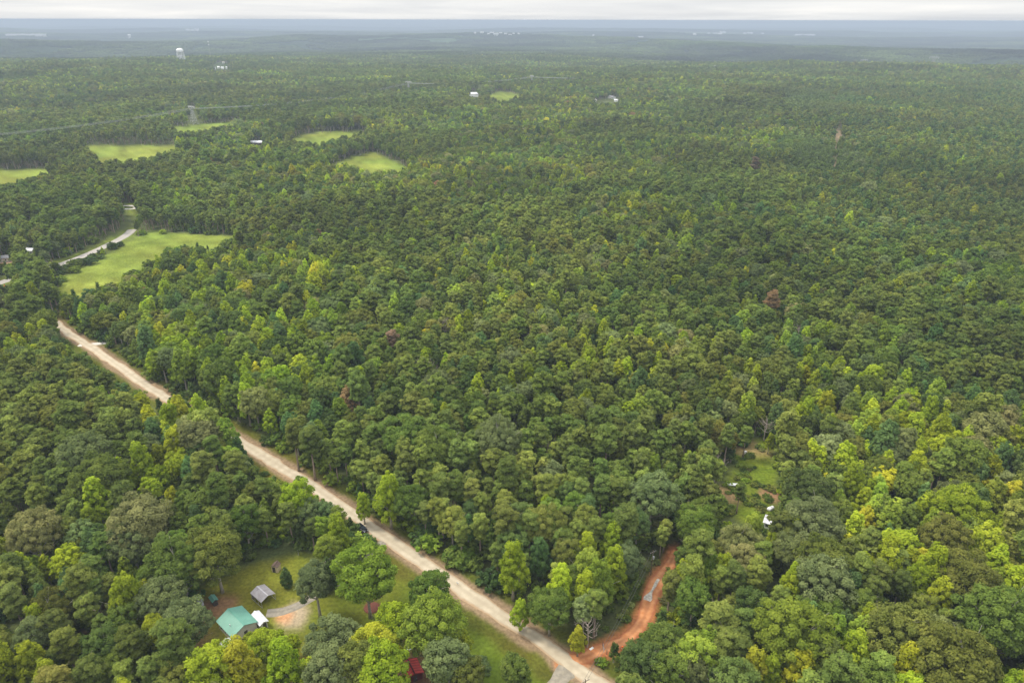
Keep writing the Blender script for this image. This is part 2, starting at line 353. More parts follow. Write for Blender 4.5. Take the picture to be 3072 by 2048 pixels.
# ------------------------------------------------------------------ ground
def ground_colour(x, y):
    D = np.hypot(x, y); n1 = fbm(x / 9, y / 9, 51, 4); n2 = fbm(x / 40, y / 40, 61, 3)
    ff = np.array([0.070, 0.078, 0.030])[None] * (0.7 + 0.6 * n1[:, None]) + np.array([0.0, 0.012, 0.0])[None] * n2[:, None]
    farc = np.array([0.030, 0.048, 0.020])[None] * (0.15 + 1.9 * fbm(x / 900, y / 900, 71, 5)[:, None])
    c = ff + (farc - ff) * sstep(1500, 4000, D)[:, None]
    def lay(mask, col):
        nonlocal c
        col = np.asarray(col); col = col[None] if col.ndim == 1 else col
        c = c + (col - c) * np.clip(mask, 0, 1)[:, None]
    g_m = np.array([0.145, 0.185, 0.032])[None] * (0.42 + 1.05 * n1[:, None]) + np.array([0.10, 0.05, 0.01])[None] * (n2[:, None] - .4)
    g_y = np.array([0.074, 0.115, 0.012])[None] * (0.6 + 0.8 * n1[:, None]) + np.array([0.09, 0.035, 0.01])[None] * np.clip(n2[:, None] - .45, 0, 1) * 2.2
    for k, p in GRASS.items():
        lay(sstep(-3, 3, sdpoly(x, y, p) + 4 * (n1 - .5)), g_m)
    lay(sstep(-2, 2.5, sdpoly(x, y, YARD) + 6 * (n1 - .5)), g_y)
    lay(sstep(-2, 3, sdpoly(x, y, GLADE) + 6 * (n1 - .5)), g_y * 1.0 + np.array([0.040, 0.026, 0.004]) * fbm(x / 5, y / 5, 401, 3)[:, None] * 1.6)
    lay(0.8 * sstep(-2, 3, sdpoly(x, y, VERGEP) + 6 * (n1 - .5)), g_y * 0.7)
    lay(0.8 * sstep(-6, 5, sdpoly(x, y, STRIP)), np.array([0.42, 0.30, 0.19])); lay(0.6 * sstep(4, 1.2, pdist(x, y, CUT)), np.array([0.27, 0.19, 0.11]))
    for a, b, r_, cc in DIRTSPOTS:
        if cc is None: continue
        gx, gy = U(a, b); lay(0.85 * sstep(1.2, 0.5, (np.hypot(x - gx, y - gy) / r_) + 0.9 * (n1 - .5)), cc)
    dr = pdist(x, y, ROAD)
    lay(sstep(10.5, 6.5, dr + 4 * (n1 - .5)), g_y * 0.55 + np.array([0.03, 0.018, 0.006]))
    lay(sstep(4.9, 3.2, dr + 2.8 * (n1 - .5)), np.array([0.22, 0.155, 0.095]))
    dt = pdist(x, y, TRACK); lay(sstep(4.0, 1.8, dt + 2 * (n1 - .5)), np.array([0.36, 0.14, 0.055]))
    dp = pdist(x, y, PAVED); lay(sstep(9, 5, dp + 3 * (n1 - .5)), g_m * 0.75)
    return np.clip(c, 0.01, 0.9)
def ground_mesh():
    ths = np.concatenate([np.linspace(-math.pi, -0.95, 40, endpoint=False), np.linspace(-0.95, 0.95, 430), np.linspace(0.95, math.pi, 40, endpoint=False)[1:]])
    rs = np.concatenate([[0.0], np.geomspace(8, 70, 14, endpoint=False), np.geomspace(70, 600, 190, endpoint=False), np.geomspace(600, 90000, 230)])
    TH, RR = np.meshgrid(ths, rs); x = RR * np.sin(TH); y = RR * np.cos(TH); z = hgt(x.ravel(), y.ravel())
    V = np.stack([x.ravel(), y.ravel(), z], 1); nt_ = len(ths); nr = len(rs)
    i = np.arange(nr - 1)[:, None] * nt_; j = np.arange(nt_); j2 = (j + 1) % nt_
    Fc = np.stack([(i + j).ravel(), (i + j2).ravel(), (i + nt_ + j2).ravel(), (i + nt_ + j).ravel()], 1)[:, ::-1]
    col = ground_colour(V[:, 0], V[:, 1]); col = np.concatenate([col, np.ones((len(col), 1))], 1)
    m = bpy.data.materials.new('ground_soil_and_grass'); m.use_nodes = True; t = m.node_tree; b = t.nodes['Principled BSDF']; n = t.nodes.new; l = t.links.new
    a = n('ShaderNodeAttribute'); a.attribute_name = 'cover'
    g = n('ShaderNodeNewGeometry'); n1 = n('ShaderNodeTexNoise'); n1.inputs['Scale'].default_value = 1.1; n1.inputs['Detail'].default_value = 5; l(g.outputs['Position'], n1.inputs['Vector'])
    mp = n('ShaderNodeMapRange'); mp.inputs[1].default_value = 0.3; mp.inputs[2].default_value = 0.7; mp.inputs[3].default_value = 0.72; mp.inputs[4].default_value = 1.28; l(n1.outputs[0], mp.inputs[0])
    n2 = n('ShaderNodeTexNoise'); n2.inputs['Scale'].default_value = 0.012; n2.inputs['Detail'].default_value = 8; n2.inputs['Roughness'].default_value = 0.65; l(g.outputs['Position'], n2.inputs['Vector'])
    mp2 = n('ShaderNodeMapRange'); mp2.inputs[1].default_value = 0.35; mp2.inputs[2].default_value = 0.65; mp2.inputs[3].default_value = 0.75; mp2.inputs[4].default_value = 1.25; l(n2.outputs[0], mp2.inputs[0])
    mu = n('ShaderNodeMath'); mu.operation = 'MULTIPLY'; l(mp.outputs[0], mu.inputs[0]); l(mp2.outputs[0], mu.inputs[1])
    hs = n('ShaderNodeHueSaturation'); l(a.outputs['Color'], hs.inputs['Color']); l(mu.outputs[0], hs.inputs['Value']); l(hs.outputs[0], b.inputs['Base Color'])
    b.inputs['Roughness'].default_value = 1; b.inputs['Specular IOR Level'].default_value = 0
    bp = n('ShaderNodeBump'); bp.inputs['Strength'].default_value = 0.6; bp.inputs['Distance'].default_value = 0.25; l(n1.outputs[0], bp.inputs['Height']); l(bp.outputs[0], b.inputs['Normal'])
    me = mesh_np('ground', V, [Fc], m, attrs={'cover': ('FLOAT_COLOR', 'POINT', col)}, smooth=True)
    link('ground', me, kind='structure')
ground_mesh()

def road_mat(name, a, b_, rut, scale=0.5, edge=None):
    m = bpy.data.materials.new(name); m.use_nodes = True; t = m.node_tree; b = t.nodes['Principled BSDF']; n = t.nodes.new; l = t.links.new
    g = n('ShaderNodeNewGeometry'); n1 = n('ShaderNodeTexNoise'); n1.inputs['Scale'].default_value = scale; n1.inputs['Detail'].default_value = 6; l(g.outputs['Position'], n1.inputs['Vector'])
    r = n('ShaderNodeValToRGB'); l(n1.outputs[0], r.inputs[0]); r.color_ramp.elements[0].position = .35; r.color_ramp.elements[1].position = .65
    r.color_ramp.elements[0].color = (*a, 1); r.color_ramp.elements[1].color = (*b_, 1)
    at = n('ShaderNodeAttribute'); at.attribute_name = 'across'
    # wheel ruts: two paler bands along the lane, darker crown and edges
    w1 = n('ShaderNodeMath'); w1.operation = 'MULTIPLY'; w1.inputs[1].default_value = 6.2832 * 1.15; l(at.outputs['Fac'], w1.inputs[0])
    w2 = n('ShaderNodeMath'); w2.operation = 'COSINE'; l(w1.outputs[0], w2.inputs[0])
    n2 = n('ShaderNodeTexNoise'); n2.inputs['Scale'].default_value = 0.12; n2.inputs['Detail'].default_value = 3; l(g.outputs['Position'], n2.inputs['Vector'])
    w3 = n('ShaderNodeMath'); w3.operation = 'MULTIPLY'; l(w2.outputs[0], w3.inputs[0]); l(n2.outputs[0], w3.inputs[1])
    mp = n('ShaderNodeMapRange'); mp.inputs[1].default_value = -0.6; mp.inputs[2].default_value = 0.6; l(w3.outputs[0], mp.inputs[0])
    mx_ = n('ShaderNodeMix'); mx_.data_type = 'RGBA'; l(mp.outputs[0], mx_.inputs['Factor']); l(r.outputs[0], mx_.inputs['A'])
    mm = n('ShaderNodeMix'); mm.data_type = 'RGBA'; mm.inputs['Factor'].default_value = 0.5; l(r.outputs[0], mm.inputs['A']); mm.inputs['B'].default_value = (*rut, 1)
    l(mm.outputs['Result'], mx_.inputs['B'])
    res = mx_.outputs['Result']
    if edge:
        ab2 = n('ShaderNodeMath'); ab2.operation = 'ABSOLUTE'; l(at.outputs['Fac'], ab2.inputs[0])
        n3 = n('ShaderNodeTexNoise'); n3.inputs['Scale'].default_value = 0.5; n3.inputs['Detail'].default_value = 4; l(g.outputs['Position'], n3.inputs['Vector'])
        s3 = n('ShaderNodeMath'); s3.operation = 'MULTIPLY_ADD'; s3.inputs[1].default_value = 0.5; l(n3.outputs[0], s3.inputs[0]); l(ab2.outputs[0], s3.inputs[2])
        m4 = n('ShaderNodeMapRange'); m4.inputs[1].default_value = 0.95; m4.inputs[2].default_value = 1.2; l(s3.outputs[0], m4.inputs[0])
        me_ = n('ShaderNodeMix'); me_.data_type = 'RGBA'; l(m4.outputs[0], me_.inputs['Factor']); l(res, me_.inputs['A']); me_.inputs['B'].default_value = (*edge, 1); res = me_.outputs['Result']
    l(res, b.inputs['Base Color'])
    b.inputs['Roughness'].default_value = 0.95; b.inputs['Specular IOR Level'].default_value = 0.1
    bp = n('ShaderNodeBump'); bp.inputs['Strength'].default_value = 0.4; bp.inputs['Distance'].default_value = 0.08; l(n1.outputs[0], bp.inputs['Height']); l(bp.outputs[0], b.inputs['Normal'])
    return m
def ribbon(name, line, width, m, lift, wob=0.4, ncol=8, crown=0.05, wfun=None):
    p = np.asarray(line); t = np.gradient(p, axis=0); t /= np.linalg.norm(t, axis=1)[:, None] + 1e-9; nn = np.stack([-t[:, 1], t[:, 0]], 1)
    s = np.cumsum(np.r_[0, np.linalg.norm(np.diff(p, axis=0), axis=1)]); V = []; A = []
    for k in range(ncol + 1):
        u = k / ncol * 2 - 1
        wd = width / 2 * (np.ones(len(p)) if wfun is None else wfun(s / s[-1]))
        off = u * wd + (wob * (fbm(s / 5.0, s * 0 + (3 if u > 0 else 8), 81, 3) - .5) * 2 * abs(u))
        q = p + nn * off[:, None]; z = hgt(q[:, 0], q[:, 1]) + lift + crown * (1 - u * u) - (0.12 if abs(u) > .99 else 0)
        V.append(np.stack([q[:, 0], q[:, 1], z], 1)); A.append(np.full(len(p), u))
    n = len(p); V = np.concatenate(V); A = np.concatenate(A)
    i = np.arange(ncol)[:, None] * n; j = np.arange(n - 1)
    Fc = np.stack([(i + j).ravel(), (i + n + j).ravel(), (i + n + j + 1).ravel(), (i + j + 1).ravel()], 1)[:, ::-1]
    return link(name, mesh_np(name, V, [Fc], m, attrs={'across': ('FLOAT', 'POINT', A)}, smooth=True), kind='structure')
M_GRAV = road_mat('gravel_road', (0.39, 0.33, 0.24), (0.50, 0.43, 0.32), (0.33, 0.275, 0.20), 0.35, edge=(0.34, 0.235, 0.14))
M_CLAY = road_mat('red_clay', (0.46, 0.18, 0.07), (0.60, 0.285, 0.13), (0.30, 0.12, 0.055), 0.6, edge=(0.33, 0.11, 0.05))
M_PAVE = road_mat('asphalt_lane', (0.30, 0.28, 0.25), (0.38, 0.35, 0.31), (0.22, 0.20, 0.19), 0.5)
M_DRV = road_mat('grey_gravel', (0.22, 0.20, 0.165), (0.33, 0.29, 0.23), (0.17, 0.15, 0.11), 0.9)
M_CONC = mat('concrete_drive', (0.52, 0.49, 0.44), 0.9, 0.12, 0.5)
ribbon('gravel_road', ROAD, ROADW, M_GRAV, 0.12, 0.9, 10)
ribbon('clay_track', TRACK, 3.5, M_CLAY, 0.10, 0.8, 8, wfun=lambda u: 1.25 - 0.35 * np.sin(np.clip(u * 1.2, 0, 1) * 3.14) + 0.45 * np.exp(-((u - 0.62) / .16) ** 2) - 0.5 * sstep(0.8, 1.0, u))
ribbon('paved_road', PAVED, 7.0, M_PAVE, 0.12, 0.2, 6)
ribbon('gravel_driveway', DRIVE, 3.4, M_DRV, 0.09, 0.6, 6)
ribbon('concrete_driveway', DRIVE2, 4.2, M_CONC, 0.07, 0.1, 4)
ribbon('gravel_driveway', DRIVE3, 5.5, M_DRV, 0.08, 0.6, 6, wfun=lambda u: 1.2 - 0.4 * np.sin(u * 3.14))
ribbon('concrete_drive_loop', LOOP, 4.5, M_CONC, 0.12, 0.1, 4)
PUD = smooth_line(gpts([(1941, 1802), (1948, 1786), (1953, 1775), (1962, 1760), (1972, 1745), (1977, 1738)]), 0.8)
M_WG = mat('pale_gravel', (0.46, 0.42, 0.36), 0.9, 0.3, 1.5)
ribbon('gravel_patch', PUD, 1.6, M_WG, 0.24, 0.3, 4, crown=0.02, wfun=lambda u: 0.55 + 1.0 * np.exp(-((u - .12) / .16) ** 2))
print('ground', round(time.time() - T0, 1))
# ------------------------------------------------------------------ trees: prototypes
def unit(v): return v / (np.linalg.norm(v, axis=-1, keepdims=True) + 1e-9)
def leaves(pos, nrm, size, rg, aspect=1.5, jit=0.45):
    """small leaf-sprays: bent diamonds (4 corners) facing NRM with jitter -> verts, quads"""
    n = len(pos); nr = unit(nrm + rg.normal(0, jit, (n, 3)))
    a = unit(np.cross(nr, rg.normal(0, 1, (n, 3)))); b = np.cross(nr, a)
    sz = (size if np.ndim(size) else np.full(n, size)) * rg.uniform(0.7, 1.3, n)
    a = a * (sz * aspect * .5)[:, None]; b = b * (sz * .5)[:, None]; dn = nr * (sz * 0.18)[:, None]
    V = np.stack([pos - a - dn, pos - b, pos + a - dn, pos + b], 1).reshape(-1, 3)
    return V, np.arange(n * 4).reshape(n, 4)
def clump_leaves(cs, rc, outw, per, size, rg, zs=0.75, dome=0.55, upb=0.35, aspect=1.5, jit=0.45, core=0.3):
    Vs = []; Fs = []; var = []; off = 0
    n = per * len(cs); ci = np.repeat(np.arange(len(cs)), per)
    d = unit(unit(rg.normal(0, 1, (n, 3))) + outw[ci] * dome)
    rad = rc[ci] * np.where(rg.random(n) < core, rg.uniform(0.3, 0.8, n), rg.uniform(0.8, 1.08, n) * np.where(rg.random(n) < .14, 1.22, 1))
    pos = cs[ci] + d * rad[:, None] * np.array([1, 1, zs])
    nr = d + np.array([0, 0, upb + .25])
    V, F_ = leaves(pos, nr, size, rg, aspect, jit)
    cv = rg.uniform(0.2, 0.8, len(cs)); var = np.clip(cv[ci] + rg.normal(0, 0.16, n), 0, 1)
    return V, F_, var
def crown_points(kind, N_, Rr, Hc, z0, rg):
    """clump centres and outward directions of a crown of radius Rr, height Hc, base at z0"""
    k = np.arange(N_) + 0.5; ga = k * 2.399963 + rg.uniform(0, 6)
    if kind == 'round':
        zz = 1 - 1.62 * k / N_; r_ = np.sqrt(np.clip(1 - zz * zz, 0, 1))
        d = np.stack([r_ * np.cos(ga), r_ * np.sin(ga), zz], 1)
        bumps = 1 + 0.34 * (vn(d[:, 0] * 1.6 + 5, d[:, 1] * 1.6 + d[:, 2] * 1.3, int(rg.integers(1, 900))) - .5) * 2 + rg.uniform(-.14, .12, N_)
        c = d * np.stack([Rr * bumps, Rr * bumps, Hc * .5 * bumps], 1); c[:, 2] += z0 + Hc * .5
        return c, unit(d + np.array([0, 0, .25]))
    if kind == 'cone':
        t = (k / N_) ** 0.72; zz = z0 + Hc * (1 - t)      # t=0 top
        prof = Rr * (0.10 + 0.95 * np.minimum(t * 1.5, 1) ** 0.75 * (1 - 0.35 * np.clip(t - .75, 0, 1) * 4 * .5)) * rg.uniform(0.62, 1.12, N_)
        c = np.stack([prof * np.cos(ga), prof * np.sin(ga), zz + rg.normal(0, .3, N_)], 1)
        return c, unit(np.stack([np.cos(ga) * .7, np.sin(ga) * .7, np.full(N_, .75)], 1))
    if kind == 'pine':
        t = k / N_; zz = z0 + Hc * (1 - t)
        prof = Rr * np.sin(np.clip(0.22 + t * 1.0, 0, 1) * math.pi * .62) * (1 - .45 * t ** 3) * rg.uniform(.35, 1.1, N_)
        c = np.stack([prof * np.cos(ga), prof * np.sin(ga), zz + rg.normal(0, .35, N_)], 1)
        return c, unit(np.stack([np.cos(ga) * .55, np.sin(ga) * .55, np.full(N_, .8)], 1))
def limbs(h_tr, r0, cs, rg, nb, bend=0.4, top=0.9, zfrom=0.35):
    m = MB(); lean = rg.normal(0, .25, 2); nseg = 6
    pts = [(lean[0] * (i / nseg) ** 2 * 2, lean[1] * (i / nseg) ** 2 * 2, h_tr * i / nseg - (0.4 if i == 0 else 0)) for i in range(nseg + 1)]
    m.tube(pts, [r0 * (1.35 if i == 0 else 1 - .82 * i / nseg) for i in range(nseg + 1)], 7)
    idx = rg.permutation(len(cs))[:nb]
    for i in idx:
        c = cs[i] * np.array([1.06, 1.06, 1.03]); zb = min(h_tr * top, max(h_tr * zfrom, c[2] - np.hypot(c[0], c[1]) * (.9 + bend))); f = zb / h_tr
        b0 = Vector((lean[0] * f * f * 2, lean[1] * f * f * 2, zb)); c_ = Vector(c) * 1.0
        mid = b0.lerp(c_, .5) + Vector((rg.normal(0, .2), rg.normal(0, .2), -0.06 * (c_ - b0).length))
        m.tube([b0, mid, c_], [r0 * .38 * (1 - .6 * f) + .03, r0 * .22 + .02, 0.035], 4, cap=False)
        if nb > 6:
            c2 = c_ + Vector((rg.normal(0, 1), rg.normal(0, 1), rg.uniform(.1, 1)))
            m.tube([mid, c2], [r0 * .14 + .02, .025], 3, cap=False)
    return m
def inner_mass(kind, Rr, Hc, z0, n, rg, size):
    d = unit(rg.normal(0, 1, (n, 3))) * (rg.random(n) ** .33)[:, None] * 0.72
    pos = d * np.array([Rr, Rr, Hc * .5]); pos[:, 2] += z0 + Hc * .5
    if kind != 'round': 
        t = 1 - (pos[:, 2] - z0) / Hc; pos[:, :2] *= (0.25 + .9 * np.clip(t, 0, 1))[:, None]
    return leaves(pos, d * np.array([1, 1, 1.2]), size, rg, 1.2, .8)
SPEC = {  # kind, crown R, crown height, total height, clumps, clump r, per clump, leaf size, zs
 'oak':   ('round', 4.5, 8.6, 15.5, 64, (.65, 1.55), 200, .31, .78),
 'maple': ('round', 3.3, 8.4, 14.8, 48, (.6, 1.25), 175, .30, .85),
 'gum':   ('cone', 2.9, 11.6, 17.0, 56, (.5, 1.05), 140, .285, 1.3),
 'poplar': ('cone', 2.3, 10.5, 15.5, 42, (.45, .95), 130, .27, 1.4),
 'pine':  ('pine', 3.0, 8.6, 18.5, 42, (.7, 1.3), 170, .32, .6),
 'spine': ('pine', 2.1, 7.4, 14.5, 30, (.6, 1.0), 140, .30, .75),
 'cedar': ('cone', 2.1, 9.0, 10.0, 40, (.6, .9), 110, .30, 1.2),
 'bush':  ('round', 1.8, 2.6, 3.0, 14, (.6, .9), 90, .30, .8),
}
def make_proto(spec, lod, seed):
    kind, Rr, Hc, Ht, nc, rcr, per, sz, zs = SPEC[spec]; rg = np.random.default_rng(seed * 31 + len(spec) * 7 + ord(spec[0]))
    Rr *= rg.uniform(.9, 1.12); Hc *= rg.uniform(.9, 1.08)
    if lod == 1: per = int(per * .34); sz *= 1.65
    if lod == 2: nc = max(8, int(nc * .34)); per = 24; sz *= 3.0; rcr = (rcr[0] * 1.5, rcr[1] * 1.6)
    z0 = Ht - Hc
    cs, ow = crown_points(kind, nc, Rr, Hc, z0, rg); rc = rg.uniform(*rcr, nc)
    pine = kind == 'pine'
    V, F_, var = clump_leaves(cs, rc, ow, per, sz, rg, zs, .6, .35 if not pine else .5, 1.9 if pine else (1.7 if kind == 'cone' else 1.4), .5 if pine else .42)
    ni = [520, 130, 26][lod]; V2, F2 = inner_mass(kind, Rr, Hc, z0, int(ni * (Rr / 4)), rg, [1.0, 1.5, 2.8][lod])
    if lod < 2 and spec != 'bush':   # low understorey of the same tree's shaded skirt sprays
        pass
    Vc = np.concatenate([V, V2]); Fc = np.concatenate([F_, F2 + len(V)]); va = np.concatenate([var, rg.uniform(.15, .6, len(F2))])  # inner leaves get a darker range: crown-interior shade put into their colour
    nb = {0: 12 if kind == 'round' else 9, 1: 5, 2: 0}[lod]
    tr = limbs(Ht - (.6 if kind == 'pine' else Hc * .25), .17 + Ht * .011, cs, rg, nb, zfrom=.55 if pine else .3)
    return Vc, Fc, va, tr
def crown_mesh(name, p, m): return mesh_np(name, p[0], [p[1]], m, attrs={'leafvar': ('FLOAT', 'FACE', p[2])})
def joined_mesh(name, p, bark):
    tr = p[3]; nv = len(p[0]); tv = np.array(tr.v); q4 = np.array([f for f in tr.f if len(f) == 4])
    F4 = np.concatenate([p[1], q4 + nv]); mi = np.r_[np.zeros(len(p[1]), int), np.ones(len(q4), int)]
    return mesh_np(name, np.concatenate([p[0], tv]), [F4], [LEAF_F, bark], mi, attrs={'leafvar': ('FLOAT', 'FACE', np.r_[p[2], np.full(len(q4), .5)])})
NEAR_N = {'oak': 4, 'maple': 3, 'gum': 3, 'poplar': 2, 'pine': 4, 'spine': 2, 'cedar': 1, 'bush': 2}
SPL = list(SPEC)
PROTO = {}
for sp, n_ in NEAR_N.items():
    for k in range(n_):
        p = make_proto(sp, 0, k + 1)
        PROTO[sp, k] = (crown_mesh('crown_' + sp, p, LEAF_N), p[3].me('trunk_' + sp, BARKP if 'pine' in sp or sp == 'cedar' else BARK, True), p)
def dead_mesh(seed, Ht=13, nbr=16):
    rg = np.random.default_rng(seed); m = MB()
    m.tube([(0, 0, -.3), (.1, 0, Ht * .35), (-.1, .15, Ht * .7), (.05, .1, Ht)], [.26, .2, .12, .04], 6)
    for _ in range(nbr):
        z = rg.uniform(.35, .92) * Ht; a = rg.uniform(0, 6.28); ln = (Ht - z) * .45 + 1.2
        p0 = Vector((0, 0, z)); p1 = p0 + Vector((math.cos(a) * ln * .6, math.sin(a) * ln * .6, ln * .35)); p2 = p0 + Vector((math.cos(a + .2) * ln, math.sin(a + .2) * ln, ln * .95))
        m.tube([p0, p1, p2], [.09, .06, .025], 4, cap=False)
        for q in range(3):
            e_ = p1.lerp(p2, rg.random()) ; m.tube([e_, e_ + Vector((rg.normal(0, .8), rg.normal(0, .8), rg.uniform(.2, 1.1)))], [.035, .015], 3, cap=False)
    return m
print('protos', round(time.time() - T0, 1))

# palette of foliage base colours (linear)
PAL = {
 'dark':  (0.105, 0.155, 0.040), 'green': (0.141, 0.201, 0.037), 'olive': (0.183, 0.212, 0.043), 'grey': (0.175, 0.220, 0.080),
 'lime':  (0.285, 0.365, 0.028), 'yellow': (0.385, 0.405, 0.032), 'bright': (0.220, 0.305, 0.039), 'teal':  (0.105, 0.180, 0.056),
 'tan':  (0.230, 0.245, 0.085), 'rust': (0.252, 0.169, 0.081), 'pine': (0.142, 0.195, 0.044), 'pineo': (0.185, 0.232, 0.048),
}
def jitcol(c, rg, a=.16):
    c = np.array(c); return np.clip(c * (1 + rg.normal(0, a)) * (1 + rg.normal(0, .035, 3)), .012, .6)

# ------------------------------------------------------------------ where trees stand
VP = list(VIS.items())
def blocked(x, y, z, Ht, Rr, c0=0.35):
    """would this crown cover open ground the photo shows?"""
    bad = np.zeros(x.shape, bool)
    Dn = np.hypot(x, y); jr = np.random.default_rng(len(x)); jf = 4.0 * (Dn > 300); jx = jr.normal(0, 1, len(x)) * jf * 1.6; jy = jr.normal(0, 1, len(x)) * jf * .6; ux = y / Dn; uy = -x / Dn
    for fz, fr in ((.98, 0), (.9, .55), (.9, -.55), (.66, .95), (.66, -.95), (.66, 0), (.4, .75), (.4, -.75), (.4, 0), (.15, 0), (0, 0)):
        px, py = P(x + ux * Rr * fr, y + uy * Rr * fr, z + Ht * fz); px = px + jx; py = py + jy
        for k, v in VP: bad |= inpoly(px, py, v)
    return bad
GL = [GRASS[k] for k in GRASS]
def open_ground(x, y, Rr):
    bad = np.zeros(x.shape, bool)
    bad |= pdist(x, y, ROAD) < 5.2 + Rr * .45
    bad |= pdist(x, y, TRACK) < 2.4 + Rr * .4
    bad |= (pdist(x, y, PAVED) < 8 + Rr * .4)
    bad |= inpoly(x, y, GLADE) | (pdist(x, y, CUT) < 2.2)
    return bad
def zone_pine(x, y):
    """probability that a tree is a pine, by stand"""
    n = fbm(x / 170 + 3, y / 170, 101, 3); px, py = P(x, y, hgt(x, y) + 12)
    p = sstep(.46, .56, n) * .93
    plant = (px > 2380) & (py > 240) & (py < 760) & (py > 260 + 0 * px)
    p = np.where(plant, .93, p)
    belt = (py > 700) & (py < 1200) & (px > 1000) & (px < 2600); p = np.where(belt, np.maximum(p, .45), p)
    p = np.where((py < 640) & (px < 760) & (py > 470), np.maximum(p, .5), p)
    p = np.where(py > 1500, p * .55, p)
    return np.clip(p, .06, .96)
def grid_pts(r0, r1, th, s):
    xs = np.arange(-r1 * math.sin(th) - s, r1 * math.sin(th) + s, s); ys = np.arange(max(-20, r0 * math.cos(th) - s) if r0 > 0 else 0, r1 + s, s)
    X, Y = np.meshgrid(xs, ys); X = X + (np.arange(len(ys)) % 2 * s / 2)[:, None]; X = X.ravel(); Y = Y.ravel()
    X = X + rng.uniform(-.42, .42, X.shape) * s; Y = Y + rng.uniform(-.42, .42, Y.shape) * s
    D = np.hypot(X, Y); k = (D >= r0) & (D < r1) & (np.abs(np.arctan2(X, Y)) < th); return X[k], Y[k]
def species(X, Y, rg):
    n = len(X); pp = zone_pine(X, Y); tone = 0.62 + 0.86 * fbm(X / 130 + 31, Y / 130, 141, 3) + .0 * X; warm = 0.88 + 0.26 * fbm(X / 90, Y / 90 + 12, 151, 2); u = rg.random(n); sp = np.empty(n, object); colr = np.zeros((n, 3))
    px, py = P(X, Y, hgt(X, Y) + 12)
    limez = fbm(X / 60, Y / 60, 131, 3); lfar = np.interp(np.hypot(X, Y), [250, 1500], [1, .40]); plant = (px > 2380) & (py > 240) & (py < 760)
    lowright = (px > 1300) & (py > 1350)
    for i in range(n):
        if u[i] < pp[i]:
            sp[i] = 'spine' if plant[i] or rg.random() < .4 else 'pine'; colr[i] = jitcol(PAL['teal' if plant[i] and rg.random() < .25 else ('pine' if rg.random() < .5 else 'pineo')], rg, .12); continue
        v = rg.random(); lz = (sstep(.48, .66, limez[i]) * .36 + .06) * lfar[i]
        if v < lz: sp[i] = 'gum' if rg.random() < .55 else ('poplar' if rg.random() < .6 else 'maple'); colr[i] = jitcol(PAL['yellow' if rg.random() < .14 else 'lime'], rg, .14)
        elif v < lz + .16: sp[i] = 'poplar' if rg.random() < .5 else 'gum'; colr[i] = jitcol(PAL['bright' if rg.random() < .6 else 'teal'], rg)
        elif v < lz + .50: sp[i] = 'oak' if rg.random() < .72 else 'maple'; colr[i] = jitcol(PAL[rg.choice(['green', 'olive', 'grey', 'dark', 'tan'], p=[.3, .25, .22, .15, .08])], rg)
        else: sp[i] = 'maple'; colr[i] = jitcol(PAL[rg.choice(['green', 'olive', 'dark', 'bright', 'teal'], p=[.36, .22, .2, .14, .08])], rg)
        if rg.random() < .0015: colr[i] = jitcol(PAL['rust'], rg)
    young = sstep(.47, .53, fbm(X / 260 + 40, Y / 260, 181, 2)) * (px > 2350) * (py > 270) * (py < 680)      # even-aged planted pine blocks at the far right
    isy = (rg.random(n) < young) & (sp != 'oak'); sp[isy] = 'spine'; colr[isy] = np.array([.165, .235, .062]) * (1 + rg.normal(0, .05, (int(isy.sum()), 1)))
    colr = colr * tone[:, None]; colr[:, 0] *= warm
    return sp, colr
